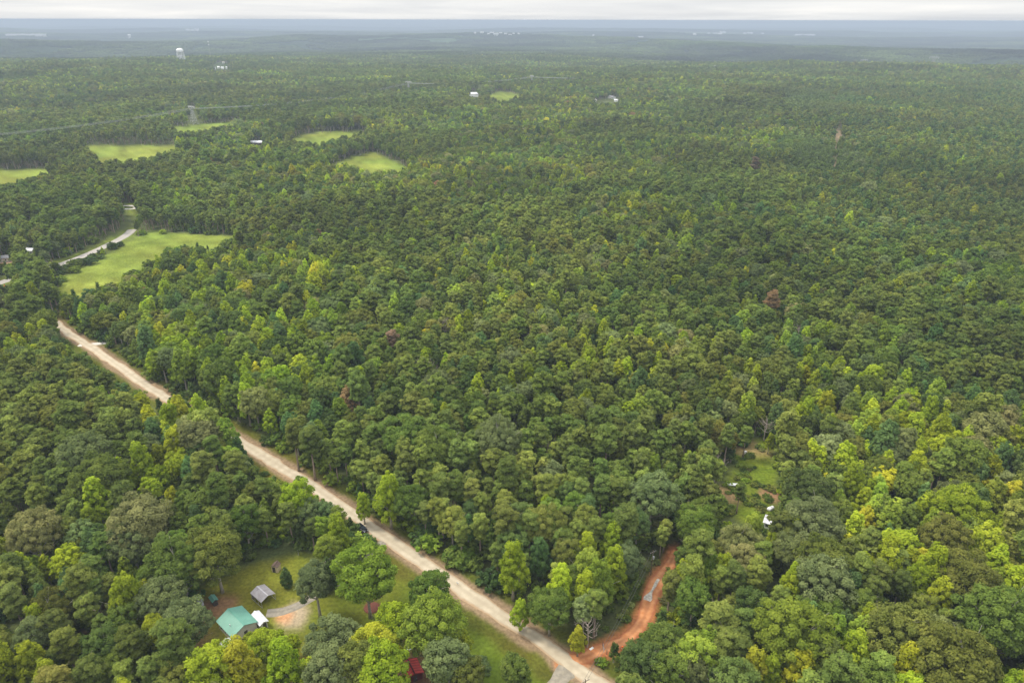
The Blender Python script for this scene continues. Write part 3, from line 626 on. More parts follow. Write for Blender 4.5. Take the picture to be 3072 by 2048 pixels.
# hero trees: crown centre in photo pixels, kind, colour, size factor
HERO = [
 (1088, 1468, 'gum', 'lime', 1.15), (1165, 1478, 'gum', 'lime', 1.15), (1240, 1500, 'oak', 'green', .95), (560, 1300, 'maple', 'green', .8), (640, 1345, 'pine', 'pine', 1.0), (705, 1392, 'pine', 'pineo', .95), (755, 1400, 'maple', 'green', .8), (815, 1450, 'gum', 'bright', .85), (930, 1545, 'maple', 'grey', .85),
 (1015, 1595, 'gum', 'lime', .95), (890, 1500, 'maple', 'lime', 1.1), (985, 1640, 'maple', 'bright', .8), (1098, 1726, 'oak', 'bright', 1.24),
 (945, 1742, 'maple', 'grey', 1.15), (980, 1720, 'cedar', 'dark', 1.0), (858, 1730, 'cedar', 'dark', .62),
 (1010, 1895, 'oak', 'grey', 1.45), (1290, 1770, 'maple', 'green', 1.15), (1190, 1870, 'maple', 'lime', 1.10),
 (760, 1880, 'maple', 'lime', 1.00), (720, 2000, 'gum', 'yellow', 1.20), (850, 1985, 'gum', 'lime', 1.35), (930, 2030, 'gum', 'lime', .9), (640, 2010, 'maple', 'lime', 1.20),
 (1130, 1940, 'maple', 'yellow', 1.20), (1290, 1880, 'oak', 'bright', 1.25), (1150, 2010, 'maple', 'lime', 1.3), (1345, 1985, 'maple', 'grey', 1.2), (1545, 1975, 'maple', 'green', 1.45), (1440, 1960, 'maple', 'grey', 1.00),
 (420, 1560, 'oak', 'tan', 1.3), (390, 1620, 'oak', 'grey', 1.05), (640, 1640, 'oak', 'olive', 1.45), (540, 1690, 'oak', 'green', 1.2), (590, 1560, 'gum', 'teal', .8), (270, 1560, 'gum', 'lime', .8), (100, 1600, 'oak', 'tan', 1.15),
 (380, 1790, 'gum', 'lime', 1.15),  (800, 1925, 'maple', 'lime', 1.1), (1080, 1990, 'maple', 'olive', 1.3), (980, 2010, 'maple', 'grey', 1.2), (1380, 1890, 'maple', 'lime', 1.0), (1410, 2030, 'maple', 'olive', 1.0), (880, 1890, 'maple', 'lime', .7), (560, 1850, 'oak', 'grey', 1.35), (480, 1800, 'oak', 'grey', .95), (230, 1780, 'maple', 'teal', .9), (110, 1900, 'maple', 'grey', 1.0), (310, 1950, 'maple', 'dark', 1.0), (350, 2000, 'maple', 'green', .9),
 (420, 1190, 'maple', 'yellow', 1.0), (300, 1430, 'oak', 'green', 1.3), (250, 1370, 'oak', 'grey', 1.25), (420, 1380, 'gum', 'lime', 1.15), (530, 1330, 'gum', 'yellow', 1.1), (510, 1250, 'gum', 'lime', 1.0), (610, 1400, 'pine', 'pineo', 1.15), (650, 1470, 'pine', 'pine', 1.1), (130, 1180, 'gum', 'bright', .8), (190, 1220, 'gum', 'lime', .7), (310, 1200, 'gum', 'bright', .9),
 (1560, 1790, 'gum', 'lime', 1.0), (1540, 1690, 'gum', 'lime', 1.1), (1650, 1800, 'oak', 'green', 1.05), (1620, 1660, 'gum', 'teal', .9), (1735, 1870, 'gum', 'yellow', .9), (1760, 1760, 'gum', 'lime', .95), (1795, 1740, 'gum', 'bright', 1.05), (1845, 1690, 'gum', 'lime', .95), (1840, 1620, 'gum', 'lime', .9),
 (2050, 1720, 'gum', 'lime', .8), (2120, 1700, 'gum', 'bright', .9), (2080, 1800, 'maple', 'green', 1.1), (2140, 1880, 'gum', 'yellow', .8), (2120, 1940, 'gum', 'bright', .95), (1990, 1930, 'maple', 'green', 1.0), (1930, 1990, 'maple', 'dark', 1.0), (2010, 2020, 'maple', 'green', 1.0),
 (2370, 1900, 'oak', 'bright', 1.35), (2600, 1870, 'gum', 'lime', .9), (2560, 1960, 'gum', 'lime', 1.15), (2720, 2000, 'gum', 'yellow', 1.1), (2700, 1900, 'oak', 'olive', 1.3), (2880, 1980, 'oak', 'olive', 1.4), (2260, 2010, 'gum', 'yellow', 1.0), (2400, 2020, 'gum', 'yellow', 1.1), (2310, 2025, 'gum', 'lime', .9), (2800, 1700, 'gum', 'lime', 1.2), (2900, 1730, 'oak', 'olive', 1.2), (2830, 1620, 'oak', 'olive', 1.1), (2990, 1860, 'oak', 'green', 1.35), (2380, 1740, 'gum', 'lime', .85), (2470, 1740, 'oak', 'grey', 1.25),
 (2430, 1470, 'oak', 'dark', 1.2), (2450, 1560, 'oak', 'grey', 1.3), (2215, 1620, 'oak', 'tan', .95), (2380, 1655, 'oak', 'tan', .95), (2560, 1440, 'gum', 'lime', 1.1), (2220, 1430, 'pine', 'pineo', 1.0), (2240, 1260, 'pine', 'pineo', 1.15), (2310, 1280, 'gum', 'lime', .8),
 (2100, 1640, 'pine', 'pineo', 1.1), (1880, 1560, 'pine', 'pine', 1.1), (1320, 1340, 'oak', 'green', 1.2), (1500, 1320, 'oak', 'grey', 1.3), (1210, 1310, 'oak', 'green', 1.2), (1960, 1480, 'oak', 'grey', 1.2), (930, 1320, 'pine', 'pine', 1.1), (880, 1300, 'pine', 'pineo', 1.05),
 (1960, 1400, 'gum', 'bright', .8), (2480, 1210, 'gum', 'yellow', .9), (2420, 1230, 'gum', 'lime', .9), (2750, 1400, 'gum', 'yellow', 1.0), (2790, 1230, 'gum', 'lime', 1.0), (2870, 1520, 'oak', 'lime', 1.2), (1595, 800, 'gum', 'yellow', .9), (1320, 830, 'gum', 'yellow', .9),
 (140, 860, 'oak', 'lime', 1.0), (60, 900, 'maple', 'green', 1.0), (60, 850, 'maple', 'yellow', .9), (520, 790, 'oak', 'dark', 1.15), (135, 740, 'maple', 'grey', 1.0), (165, 755, 'maple', 'green', .9),
]
HS = []
for (a, b, sp, cn, sf) in HERO:
    sf *= 1.08 if sp != 'cedar' else 1.05
    Ht = SPEC[sp][3] * sf; Hc = SPEC[sp][2] * sf; x, y = U(float(a), float(b), Ht - Hc * .5); 
    for _ in range(7 if sp != 'cedar' and (a, b) not in ((1290, 1770), (1190, 1870), (1098, 1726), (945, 1742)) else 0):
        Ht = SPEC[sp][3] * sf; Rr_ = SPEC[sp][1] * sf + 1.0
        if not blocked(np.array([x]), np.array([y]), hgt(np.array([x]), np.array([y])), Ht, Rr_)[0]: break
        sf *= .93; Ht = SPEC[sp][3] * sf; Hc = SPEC[sp][2] * sf; x, y = U(float(a), float(b) + 6, Ht - Hc * .5); b += 6
    HS.append((float(x), float(y), sp, cn, sf))
hx = np.array([h[0] for h in HS]); hy = np.array([h[1] for h in HS])
TRK = R(44)
# the belt of single trees and everything close
X, Y = grid_pts(62, 1000, R(60), 5.7); k = (np.hypot(X, Y) < 330) | (np.abs(np.arctan2(X, Y)) < TRK); X, Y = X[k], Y[k]
Xb, Yb = grid_pts(1000, 3400, R(41), 6.9)
rg2 = np.random.default_rng(5)
def filt(X, Y, rg):
    sp, col = species(X, Y, rg); Ht = np.array([SPEC[s][3] for s in sp]); Rr = np.array([SPEC[s][1] for s in sp])
    sc = rg.uniform(.78, 1.10, len(X)) * (.70 + .56 * fbm(X / 120 + 3, Y / 120, 161, 3)) * np.where(rg.random(len(X)) < .08, 1.2, 1); z = hgt(X, Y)
    ok = ~open_ground(X, Y, Rr * sc) & ~blocked(X, Y, z, Ht * sc, Rr * sc)
    # bigger crowns keep their room
    keep = rg.random(len(X)) < np.where(Rr > 4, .68, np.where(Rr > 3.2, .86, 1.0)); ok &= keep
    qx, qy = P(X, Y, z + Ht * sc * .55); ok &= ~((qx > 1020) & (qx < 1150) & (qy > 1545) & (qy < 1665)); iy = inpoly(X, Y, YARD); cx_, cy_ = U(1085.0, 1590.0); ok &= ~(iy & ((rg.random(len(X)) >= .10) | (np.hypot(X - cx_, Y - cy_) < 60)))
    return X[ok], Y[ok], sp[ok], col[ok], sc[ok]
X, Y, sp, col, sc = filt(X, Y, rg2)
dmin = np.full(len(X), 1e9)
for a, b, h in zip(hx, hy, HS):
    rr = (SPEC[h[2]][1] * h[4]) * .85 + 1.6; d = np.hypot(X - a, Y - b) / rr; dmin = np.minimum(dmin, d)
k = dmin > 1; X, Y, sp, col, sc = X[k], Y[k], sp[k], col[k], sc[k]
# small young trees in front of the heroes must not hide the houses: done by blocked()
D = np.hypot(X, Y)
px, py = P(X, Y, hgt(X, Y) + 10)
inv = (px > -60) & (px < 3130) & (py < 2110)
near = inv & (D < 400)
order = np.argsort(np.where(near, D - 6 * sc * np.array([SPEC[s][1] for s in sp]), 1e9))
NSING = 300 - len(HS)
single = np.zeros(len(X), bool); single[order[:NSING]] = True
print('single reach', D[single].max(), 'n', len(X), len(Xb))
TREES = [(x, y, s_, PAL_, f_) for x, y, s_, PAL_, f_ in ((h[0], h[1], h[2], jitcol(PAL[h[3]], rg2, .07), h[4]) for h in HS)]
TREES += [(float(X[i]), float(Y[i]), sp[i], col[i], float(sc[i])) for i in np.where(single)[0]]
KN = {'oak': 'oak_tree', 'maple': 'maple_tree', 'gum': 'sweetgum_tree', 'poplar': 'poplar_tree', 'pine': 'pine_tree', 'spine': 'pine_tree', 'cedar': 'cedar_tree'}
SHAPE = {'oak': 'broad', 'maple': 'rounded', 'gum': 'spiky', 'poplar': 'pointed', 'pine': 'tufted', 'spine': 'slender', 'cedar': 'dense dark'}
CNAME = {'dark': 'dark green', 'green': 'plain green', 'olive': 'olive', 'grey': 'grey-green', 'lime': 'lime', 'yellow': 'yellow-green', 'bright': 'bright green', 'teal': 'deep green', 'tan': 'tan-green', 'rust': 'brownish', 'pine': 'dark olive', 'pineo': 'pale olive'}
def colname(c, s_):
    c = np.asarray(c, float); best = None
    for k_, v in PAL.items():
        if ('pine' in s_) != (k_ in ('pine', 'pineo')) and not (k_ == 'teal'): continue
        v = np.array(v); d_ = np.linalg.norm(c / c.sum() - v / v.sum()) * 5 + abs(math.log(c.sum() / v.sum()))
        if best is None or d_ < best[0]: best = (d_, k_)
    return CNAME[best[1]]
LAND = {}
for nm, a, b in (('black car', 1085, 1590), ('carport', 785, 1790), ('green-roofed house', 700, 1870), ('red roof', 1245, 1990), ('clay track', 1930, 1850), ('power pole', 1954, 1722), ('shabby shed', 2305, 1575),
                 ('overgrown glade', 2240, 1420), ('track mouth', 1715, 1985), ('upper road bend', 300, 1070), ('concrete driveway', 290, 1031), ('orange road sign', 703, 1305), ('mulch ring', 1115, 1820),
                 ('cream shed', 830, 1700), ('bare clearing', 380, 1475), ('long meadow', 500, 760), ('lower right corner', 2950, 1950), ('lower left thicket', 120, 1850), ('left edge', 60, 1400), ('right edge', 2980, 1450), ('lower edge thicket', 2450, 2000), ('thicket below the car', 1500, 1600), ('thicket above the car', 1150, 1350), ('middle of the woods', 1700, 1300), ('thicket behind the pole', 2050, 1560), ('thicket beyond the shed', 2650, 1600)):
    gx, gy = U(float(a), float(b)); LAND[nm] = (float(gx), float(gy))
ORD = ['first', 'second', 'third', 'fourth', 'fifth', 'sixth', 'seventh', 'eighth', 'ninth', 'tenth', 'eleventh', 'twelfth', 'thirteenth', 'fourteenth', 'fifteenth', 'sixteenth']
buck = {}
meta = []
for i, (x, y, s_, c_, f_) in enumerate(TREES):
    nm, dd = min(((k_, math.hypot(x - v[0], y - v[1])) for k_, v in LAND.items()), key=lambda q: q[1])
    sizew = 'large' if f_ > 1.12 else ('small' if f_ < .8 else 'medium')
    key = (nm, sizew, colname(c_, s_), KN[s_], SHAPE[s_]); buck.setdefault(key, []).append((dd, i)); meta.append(key)
LBL = {}
for key, lst in buck.items():
    lst.sort(); nm, sz_, cn, kn, sh = key; kd = kn.replace('_', ' ')
    szt = '' if sz_ == 'medium' else sz_ + ' '
    for r_, (dd, i) in enumerate(lst):
        LBL[i] = f'{szt}{cn} {sh} {kd}, ' + (f'standing near the {nm}' if len(lst) == 1 else f'{ORD[min(r_, 15)]} such outward from the {nm}')
trg = np.random.default_rng(77)
for i, (x, y, s_, c_, f_) in enumerate(TREES):
    k_ = int(trg.integers(0, NEAR_N[s_])); cm, tm, _ = PROTO[s_, k_]; z = float(hgt(x, y)) - .05
    root = thing(KN[s_], LBL[i], 'pine tree' if 'pine' in s_ else 'tree', x, y, float(trg.uniform(0, 6.28)), {'pine_tree': 'pine trees of the woods'}.get(KN[s_], 'broadleaf trees of the woods') if s_ != 'cedar' else 'dark evergreens in the yard', z)
    root.scale = (f_ * float(trg.uniform(.93, 1.07)),) * 2 + (f_,)
    cr_ = link('crown', cm, root); cr_.color = (*[float(v) for v in c_], 1); link('trunk', tm, root)
print('singles', round(time.time() - T0, 1))

# ------------------------------------------------------------------ the rest of the woods: geometry-node scatter of two simpler grades of tree
def hidden_proto(me):
    o = bpy.data.objects.new(me.name, me); return o        # never linked: only lends its mesh to the scatter
def scatter(name, pts, idx, scl, rotz, tint, protos, label, cat):
    me = bpy.data.meshes.new(name); n = len(pts); me.vertices.add(n); me.vertices.foreach_set('co', np.asarray(pts, np.float32).ravel())
    for an, ty, dat in (('pick', 'INT', idx), ('rotz', 'FLOAT', rotz)):
        a_ = me.attributes.new(an, ty, 'POINT'); a_.data.foreach_set('value', np.asarray(dat, np.int32 if ty == 'INT' else np.float32))
    a_ = me.attributes.new('sizev', 'FLOAT_VECTOR', 'POINT'); a_.data.foreach_set('vector', np.asarray(scl, np.float32).ravel())
    a_ = me.attributes.new('tint', 'FLOAT_COLOR', 'POINT'); a_.data.foreach_set('color', np.concatenate([tint, np.ones((n, 1))], 1).astype(np.float32).ravel())
    for m_i in protos[0].data.materials: me.materials.append(m_i)
    o = link(name, me, label=label, cat=cat, kind='stuff')
    ng = bpy.data.node_groups.new(name + '_scatter', 'GeometryNodeTree')
    ng.interface.new_socket('Geometry', in_out='INPUT', socket_type='NodeSocketGeometry'); ng.interface.new_socket('Geometry', in_out='OUTPUT', socket_type='NodeSocketGeometry')
    n_ = ng.nodes.new; l = ng.links.new; gi = n_('NodeGroupInput'); go = n_('NodeGroupOutput'); jn = n_('GeometryNodeJoinGeometry')
    mp = n_('GeometryNodeMeshToPoints'); l(gi.outputs[0], mp.inputs[0])
    def attr(nm, ty):
        a = n_('GeometryNodeInputNamedAttribute'); a.data_type = ty; a.inputs['Name'].default_value = nm; return [s for s in a.outputs if s.enabled and s.name == 'Attribute'][0]
    pk = attr('pick', 'INT'); rz_ = attr('rotz', 'FLOAT'); sv = attr('sizev', 'FLOAT_VECTOR'); cx = n_('ShaderNodeCombineXYZ'); l(rz_, cx.inputs[2])
    for k, po in enumerate(protos):
        oi = n_('GeometryNodeObjectInfo'); oi.inputs['Object'].default_value = po; oi.inputs['As Instance'].default_value = False
        cp = n_('FunctionNodeCompare'); cp.data_type = 'INT'; cp.operation = 'EQUAL'; ins = [s for s in cp.inputs if s.enabled]; l(pk, ins[0]); ins[1].default_value = k
        ip = n_('GeometryNodeInstanceOnPoints'); l(mp.outputs[0], ip.inputs['Points']); l(cp.outputs[0], ip.inputs['Selection']); l(oi.outputs['Geometry'], ip.inputs['Instance'])
        l(cx.outputs[0], ip.inputs['Rotation']); l(sv, ip.inputs['Scale']); l(ip.outputs[0], jn.inputs[0])
    l(jn.outputs[0], go.inputs[0]); md = o.modifiers.new('scatter', 'NODES'); md.node_group = ng
    return o
NV1 = {'oak': 3, 'maple': 3, 'gum': 2, 'poplar': 2, 'pine': 3, 'spine': 2}
def lod_set(lod, nv):
    pr = []; ix = {}
    for s_, n_ in nv.items():
        for k in range(n_):
            p = make_proto(s_, lod, 40 + k); ix.setdefault(s_, []).append(len(pr)); pr.append(hidden_proto(joined_mesh(f'forest_{s_}', p, BARKP if 'pine' in s_ else BARK)))
    return pr, ix
def put(name, X, Y, sp, col, sc, lodset, rg, label):
    pr, ix = lodset; n = len(X); z = hgt(X, Y) - .1
    idx = np.array([ix[s_][int(rg.integers(0, len(ix[s_])))] for s_ in sp]); sx_ = sc * rg.uniform(.9, 1.12, n); scl = np.stack([sx_, sx_, sc], 1)
    scatter(name, np.stack([X, Y, z], 1), idx, scl, rg.uniform(0, 6.28, n), col, pr, label, 'forest')
rest = ~single
put('woods', X[rest], Y[rest], sp[rest], col[rest], sc[rest], lod_set(1, NV1), rg2, 'mixed green pine and oak woods covering the middle ground')
Xb, Yb, spb, colb, scb = filt(Xb, Yb, rg2)
put('distant_woods', Xb, Yb, spb, colb, scb, lod_set(2, NV1), rg2, 'unbroken blue-green tree cover reaching to the first ridges')
print('woods', round(time.time() - T0, 1), len(Xb))
# undergrowth: bushes and saplings under and between the near trees
Xu, Yu = grid_pts(62, 600, R(56), 4.2); nu = fbm(Xu / 14, Yu / 14, 171, 3)
Rb = np.full(len(Xu), 1.2); zz = hgt(Xu, Yu)
k = ~open_ground(Xu, Yu, Rb) & ~blocked(Xu, Yu, zz, Rb * 2.2, Rb) & ~inpoly(Xu, Yu, YARD) & (rg2.random(len(Xu)) < .62)
Xu, Yu = Xu[k], Yu[k]; nU = len(Xu)
bp_ = [hidden_proto(joined_mesh('undergrowth_bush', make_proto('bush', 1, 60 + q), BARK)) for q in range(3)] + [hidden_proto(joined_mesh('undergrowth_sapling', make_proto('poplar', 2, 66), BARK))]
ii = rg2.integers(0, 4, nU); ssc = np.where(ii == 3, rg2.uniform(.28, .55, nU), rg2.uniform(.7, 1.7, nU)); cu = np.array([jitcol(PAL[q], rg2) for q in rg2.choice(['dark', 'green', 'bright', 'teal', 'lime'], nU, p=[.3, .35, .17, .1, .08])])
scatter('undergrowth', np.stack([Xu, Yu, hgt(Xu, Yu) - .1], 1), ii, np.stack([ssc] * 3, 1), rg2.uniform(0, 6, nU), cu, bp_, 'low green bushes and saplings filling the gaps beneath the trees', 'undergrowth')
# rough brush in the glade and along the clay track
Xg, Yg = grid_pts(100, 420, TRK, 1.7); kg = (inpoly(Xg, Yg, GLADE) & (fbm(Xg / 6, Yg / 6, 311, 3) > .57)) | ((np.abs(pdist(Xg, Yg, TRACK) - 4.2) < 1.3) & (rg2.random(len(Xg)) < .4)) | ((np.abs(pdist(Xg, Yg, ROAD) - 7.2) < 1.4) & (rg2.random(len(Xg)) < .22) & ~inpoly(Xg, Yg, YARD))
kg &= (pdist(Xg, Yg, ROAD) > 5.2) & (pdist(Xg, Yg, TRACK) > 3.2) & (pdist(Xg, Yg, DRIVE3) > 5)
Xg, Yg = Xg[kg], Yg[kg]; nG = len(Xg); sg = rg2.uniform(.22, .62, nG); cg = np.array([jitcol(PAL[q], rg2) for q in rg2.choice(['green', 'olive', 'bright', 'tan', 'dark'], nG, p=[.3, .25, .2, .1, .15])])
scatter('brush', np.stack([Xg, Yg, hgt(Xg, Yg) - .05], 1), rg2.integers(0, 3, nG), np.stack([sg, sg, sg * .7], 1), rg2.uniform(0, 6, nG), cg, bp_[:3], 'knee-high weeds and brambles in the glade and along the verges', 'undergrowth')
# canopy patches for the far ridges
def patch(seed, s=90.0, n=130, pine=False):
    rg = np.random.default_rng(seed); Vs = []; Fs = []; va = []; off = 0
    for q in range(n):
        x, y = rg.uniform(-s / 2 * 1.05, s / 2 * 1.05, 2); Rr = rg.uniform(2.4, 3.6) if pine else rg.uniform(3.4, 6.2); h = rg.uniform(11, 17)
        m = 34; d = unit(rg.normal(0, 1, (m, 3)) + np.array([0, 0, .5])); d[:, 2] = np.abs(d[:, 2]) ** .8 * np.sign(d[:, 2])
        pos = d * np.array([Rr, Rr, 5.5 if not pine else 6]) * rg.uniform(.75, 1.05, (m, 1)) + np.array([x, y, h - 5])
        V, F_ = leaves(pos, d + np.array([0, 0, .3]), Rr * .62, rg, 1.3, .4)
        Vs.append(V); Fs.append(F_ + off); off += len(V); va.append(np.clip(rg.uniform(.1, .9) + rg.normal(0, .12, m), 0, 1))
    return hidden_proto(mesh_np('canopy_patch', np.concatenate(Vs), [np.concatenate(Fs)], [LEAF_F], attrs={'leafvar': ('FLOAT', 'FACE', np.concatenate(va))}))
PT = [patch(1), patch(2), patch(3), patch(4, pine=True, n=230), patch(5, pine=True, n=230)]
Xc, Yc = grid_pts(3360, 17000, R(40), 88.0)
zc = hgt(Xc, Yc); pxc, pyc = P(Xc, Yc, zc + 12)
k = ~((pxc > 640) & (pxc < 694) & (pyc > 184) & (pyc < 212) & (np.hypot(Xc, Yc) < 3200) & (rg2.random(len(Xc)) < .0)); Xc, Yc, zc = Xc[k], Yc[k], zc[k]; nC = len(Xc)
st = fbm(Xc / 700, Yc / 700, 201, 4); open_f = fbm(Xc / 260 + 9, Yc / 420, 211, 3)
k = open_f < .70; Xc, Yc, zc, st = Xc[k], Yc[k], zc[k], st[k]; nC = len(Xc)
isp = st > .52; ii = np.where(isp, rg2.integers(3, 5, nC), rg2.integers(0, 3, nC))
cc = np.where(isp[:, None], np.array([.105, .158, .040])[None] * .8, np.array([.115, .155, .045])[None]) * (1 + rg2.normal(0, .12, (nC, 1))) * (0.05 + 1.9 * fbm(Xc / 620, Yc / 620, 231, 3)[:, None] ** 1.3) * 1.05
scatter('far_forest', np.stack([Xc, Yc, zc - .5], 1), ii, np.stack([np.ones(nC) * 1.03] * 2 + [rg2.uniform(.9, 1.15, nC)], 1), rg2.integers(0, 4, nC) * 1.5708 + rg2.normal(0, .1, nC), cc, PT, 'hazy forested ridges rolling away to the horizon', 'forest')
print('far', round(time.time() - T0, 1), nC)
# ------------------------------------------------------------------ buildings and other things
def ray_hit(px, py, lift=0.0):
    d = fw + (px - W0 / 2) / F0 * rt - (py - H0 / 2) / F0 * up
    t = np.geomspace(60, 90000, 6000); X_ = d[0] * t; Y_ = d[1] * t; Z_ = CAMH + d[2] * t
    k_ = np.argmax(Z_ < hgt(X_, Y_) + lift); k_ = k_ if k_ else len(t) - 1
    return float(X_[k_]), float(Y_[k_])
def azd(px, py, D_):
    d = fw + (px - W0 / 2) / F0 * rt - (py - H0 / 2) / F0 * up; k_ = D_ / math.hypot(d[0], d[1]); return float(d[0] * k_), float(d[1] * k_)
def z_for(x, y, py):
    """height above the land at which a point over x, y shows at photo row py"""
    g = float(hgt(x, y)); lo, hi = g - 30, g + 400
    for _ in range(50):
        m_2 = (lo + hi) / 2
        if P(x, y, m_2)[1] > py: lo = m_2
        else: hi = m_2
    return (lo + hi) / 2 - g
def g1(px, py, z=0.0):
    x, y = U(float(px), float(py), z); return float(x), float(y)
def frame3(a, b, c, z):
    """building footprint from three eave corners in the photo: a-b is the gable width, b-c the length"""
    A, B, Cc = [np.array(g1(*q, z)) for q in (a, b, c)]
    wv = B - A; lv = Cc - B; Wd = np.linalg.norm(wv); Lg = np.linalg.norm(lv); ang = math.atan2(lv[1], lv[0])
    return (A + Cc) / 2, Lg, Wd, ang
M_GREEN = mat('green_metal_roof', (0.15, 0.34, 0.265), 0.45, 0.06, 0.5, spec=0.5)
M_GREENR = mat('green_metal_ridge', (0.10, 0.27, 0.21), 0.5, 0.06, 0.5)
M_GALV = mat('galvanised_roof', (0.40, 0.37, 0.37), 0.5, 0.25, 0.7, col2=(0.26, 0.22, 0.215), spec=0.5)
M_GALVS = mat('galvanised_seam', (0.52, 0.50, 0.50), 0.5, 0.1, 2)
M_WHR = mat('white_metal_roof', (0.70, 0.71, 0.74), 0.5, 0.15, 0.6, col2=(0.50, 0.50, 0.52))
M_WHITE = mat('white_paint', (0.80, 0.80, 0.79), 0.6, 0.04, 1)
M_SIDING = mat('pale_siding', (0.52, 0.49, 0.42), 0.8, 0.08, 2)
M_DARK = mat('dark_timber', (0.06, 0.05, 0.045), 0.8, 0.2, 2)
M_GLASS = mat('window_glass', (0.03, 0.04, 0.05), 0.08, 0.1, 1, spec=0.8)
M_SHING = mat('brown_shingles', (0.11, 0.075, 0.06), 0.9, 0.2, 3)
M_GREYSH = mat('grey_shingles', (0.20, 0.20, 0.21), 0.9, 0.2, 1.2)
M_CREAM = mat('cream_boards', (0.55, 0.45, 0.30), 0.8, 0.08, 3)
M_RED = mat('red_metal_roof', (0.66, 0.045, 0.035), 0.5, 0.1, 1, spec=0.5)
M_REDD = mat('dark_red_roof', (0.10, 0.02, 0.02), 0.6, 0.2, 1)
M_STEEL = mat('weathered_steel', (0.36, 0.36, 0.35), 0.6, 0.15, 1, metal=0.3)
M_POST = mat('grey_post', (0.30, 0.29, 0.28), 0.6, 0.1, 2)
M_POLE = mat('treated_wood_pole', (0.17, 0.13, 0.09), 0.9, 0.25, 3)
M_CABLE = mat('aluminium_cable', (0.42, 0.42, 0.41), 0.5, 0.05, 1)
M_CABLED = mat('dark_cable', (0.10, 0.10, 0.09), 0.6, 0.05, 1)
M_TRANS = mat('transformer_grey', (0.48, 0.49, 0.50), 0.5, 0.05, 2)
M_CARB = mat('black_car_paint', (0.008, 0.009, 0.014), 0.2, 0.1, 1, spec=0.7)
M_TYRE = mat('tyre_rubber', (0.015, 0.015, 0.015), 0.9, 0.1, 3)
M_RIM = mat('wheel_rim', (0.25, 0.25, 0.26), 0.35, 0.1, 3, metal=0.7)
M_TAIL = mat('tail_lamp_red', (0.25, 0.01, 0.01), 0.3, 0.1, 3)
M_LAMP = mat('headlamp_clear', (0.6, 0.6, 0.6), 0.2, 0.05, 3)
M_ORANGE = mat('orange_plastic', (0.80, 0.17, 0.03), 0.6, 0.05, 3)
M_OSIGN = mat('yellow_orange_sign', (0.75, 0.33, 0.02), 0.6, 0.05, 3)
M_MULCH = mat('red_mulch', (0.13, 0.045, 0.03), 0.95, 0.3, 4, bump=0.6)
M_FLOWER = mat('magnolia_blossom', (0.75, 0.72, 0.58), 0.7, 0.05, 4)
M_FARB = mat('far_white_wall', (0.78, 0.77, 0.74), 0.7, 0.05, .02)
M_FARG = mat('far_grey_roof', (0.50, 0.50, 0.50), 0.7, 0.08, .02)
def gable(root, Lg, Wd, wall, rise, roofm, wallm, seamm=None, over=0.35, walls=True, seams=10, windows=3, doorside=1, thick=0.08, open_end=False):
    """a house along local X with its ridge on X"""
    if walls:
        hw, hl = Wd / 2 - over, Lg / 2 - over; m = MB()
        m.poly([(-hl, -hw, 0), (hl, -hw, 0), (hl, -hw, wall), (-hl, -hw, wall)]); m.poly([(hl, hw, 0), (-hl, hw, 0), (-hl, hw, wall), (hl, hw, wall)])
        rz_ = wall + rise * hw / (Wd / 2) - 0.03
        m.poly([(hl, -hw, 0), (hl, hw, 0), (hl, hw, wall), (hl, 0, rz_), (hl, -hw, wall)]); m.poly([(-hl, hw, 0), (-hl, -hw, 0), (-hl, -hw, wall), (-hl, 0, rz_), (-hl, hw, wall)])
        wl = m.build('wall', wallm, root)
        for s in (-1, 1):
            for k in range(windows):
                x = -hl + (k + .7) * 2 * hl / (windows + .4)
                f = MB().box((x, s * (hw + .02), wall * .58), (1.05, .06, 1.15)).build('window', M_WHITE, root); MB().box((x, s * (hw + .055), wall * .58), (.88, .03, .98)).build('pane', M_GLASS, f)
        d = MB().box((doorside * (hl + .02), 0.2, 1.0), (.06, .95, 2.0)).build('door', M_DARK, root); MB().box((doorside * (hl + .07), .52, 1.0), (.04, .06, .12)).build('handle', M_STEEL, d)
    sl = math.atan2(rise, Wd / 2); ln = math.hypot(rise, Wd / 2)
    for s in (-1, 1):
        rf = MB().box((0, s * Wd / 4, wall + rise / 2), (Lg, ln, thick), tx=-s * sl).build('roof', roofm, root)
        if seams:
            sm = MB()
            for k in range(seams + 1): sm.box((-Lg / 2 + .03 + k * (Lg - .06) / seams, s * Wd / 4, wall + rise / 2 + thick / 2 + .02), (.05, ln - .02, .05), tx=-s * sl)
            sm.build('roof_seams', seamm or roofm, rf)
    MB().box((0, 0, wall + rise + thick * .5 + .03), (Lg + .04, .34, .05)).build('ridge_cap', seamm or roofm, root)
    return sl
# metal carport by the gravel driveway
c_, Lg, Wd, an = frame3((749, 1775), (795, 1753), (828, 1781), 2.3)
t_ = thing('metal_carport', 'open carport with rusty galvanised gable roof on the lawn', 'carport', c_[0], c_[1], an)
gable(t_, Lg, Wd, 2.25, .85, M_GALV, M_POST, M_GALVS, walls=False, seams=16, thick=.05)
for sx_ in (-1, -.33, .33, 1):
    for sy_ in (-1, 1): MB().tube([(sx_ * (Lg / 2 - .15), sy_ * (Wd / 2 - .1), 0), (sx_ * (Lg / 2 - .15), sy_ * (Wd / 2 - .1), 2.28)], .05, 6).build('post', M_POST, t_)
for sy_ in (-1, 1):
    MB().box((0, sy_ * (Wd / 2 - .1), .06), (Lg - .2, .08, .08)).build('base_rail', M_POST, t_); MB().box((0, sy_ * (Wd / 2 - .02), 2.14), (Lg, .06, .26)).build('eave_trim', M_GALVS, t_)
MB().box((-Lg / 2 + .2, 0, 1.1), (.05, Wd - .3, 2.1)).build('back_wall', M_GALV, t_)
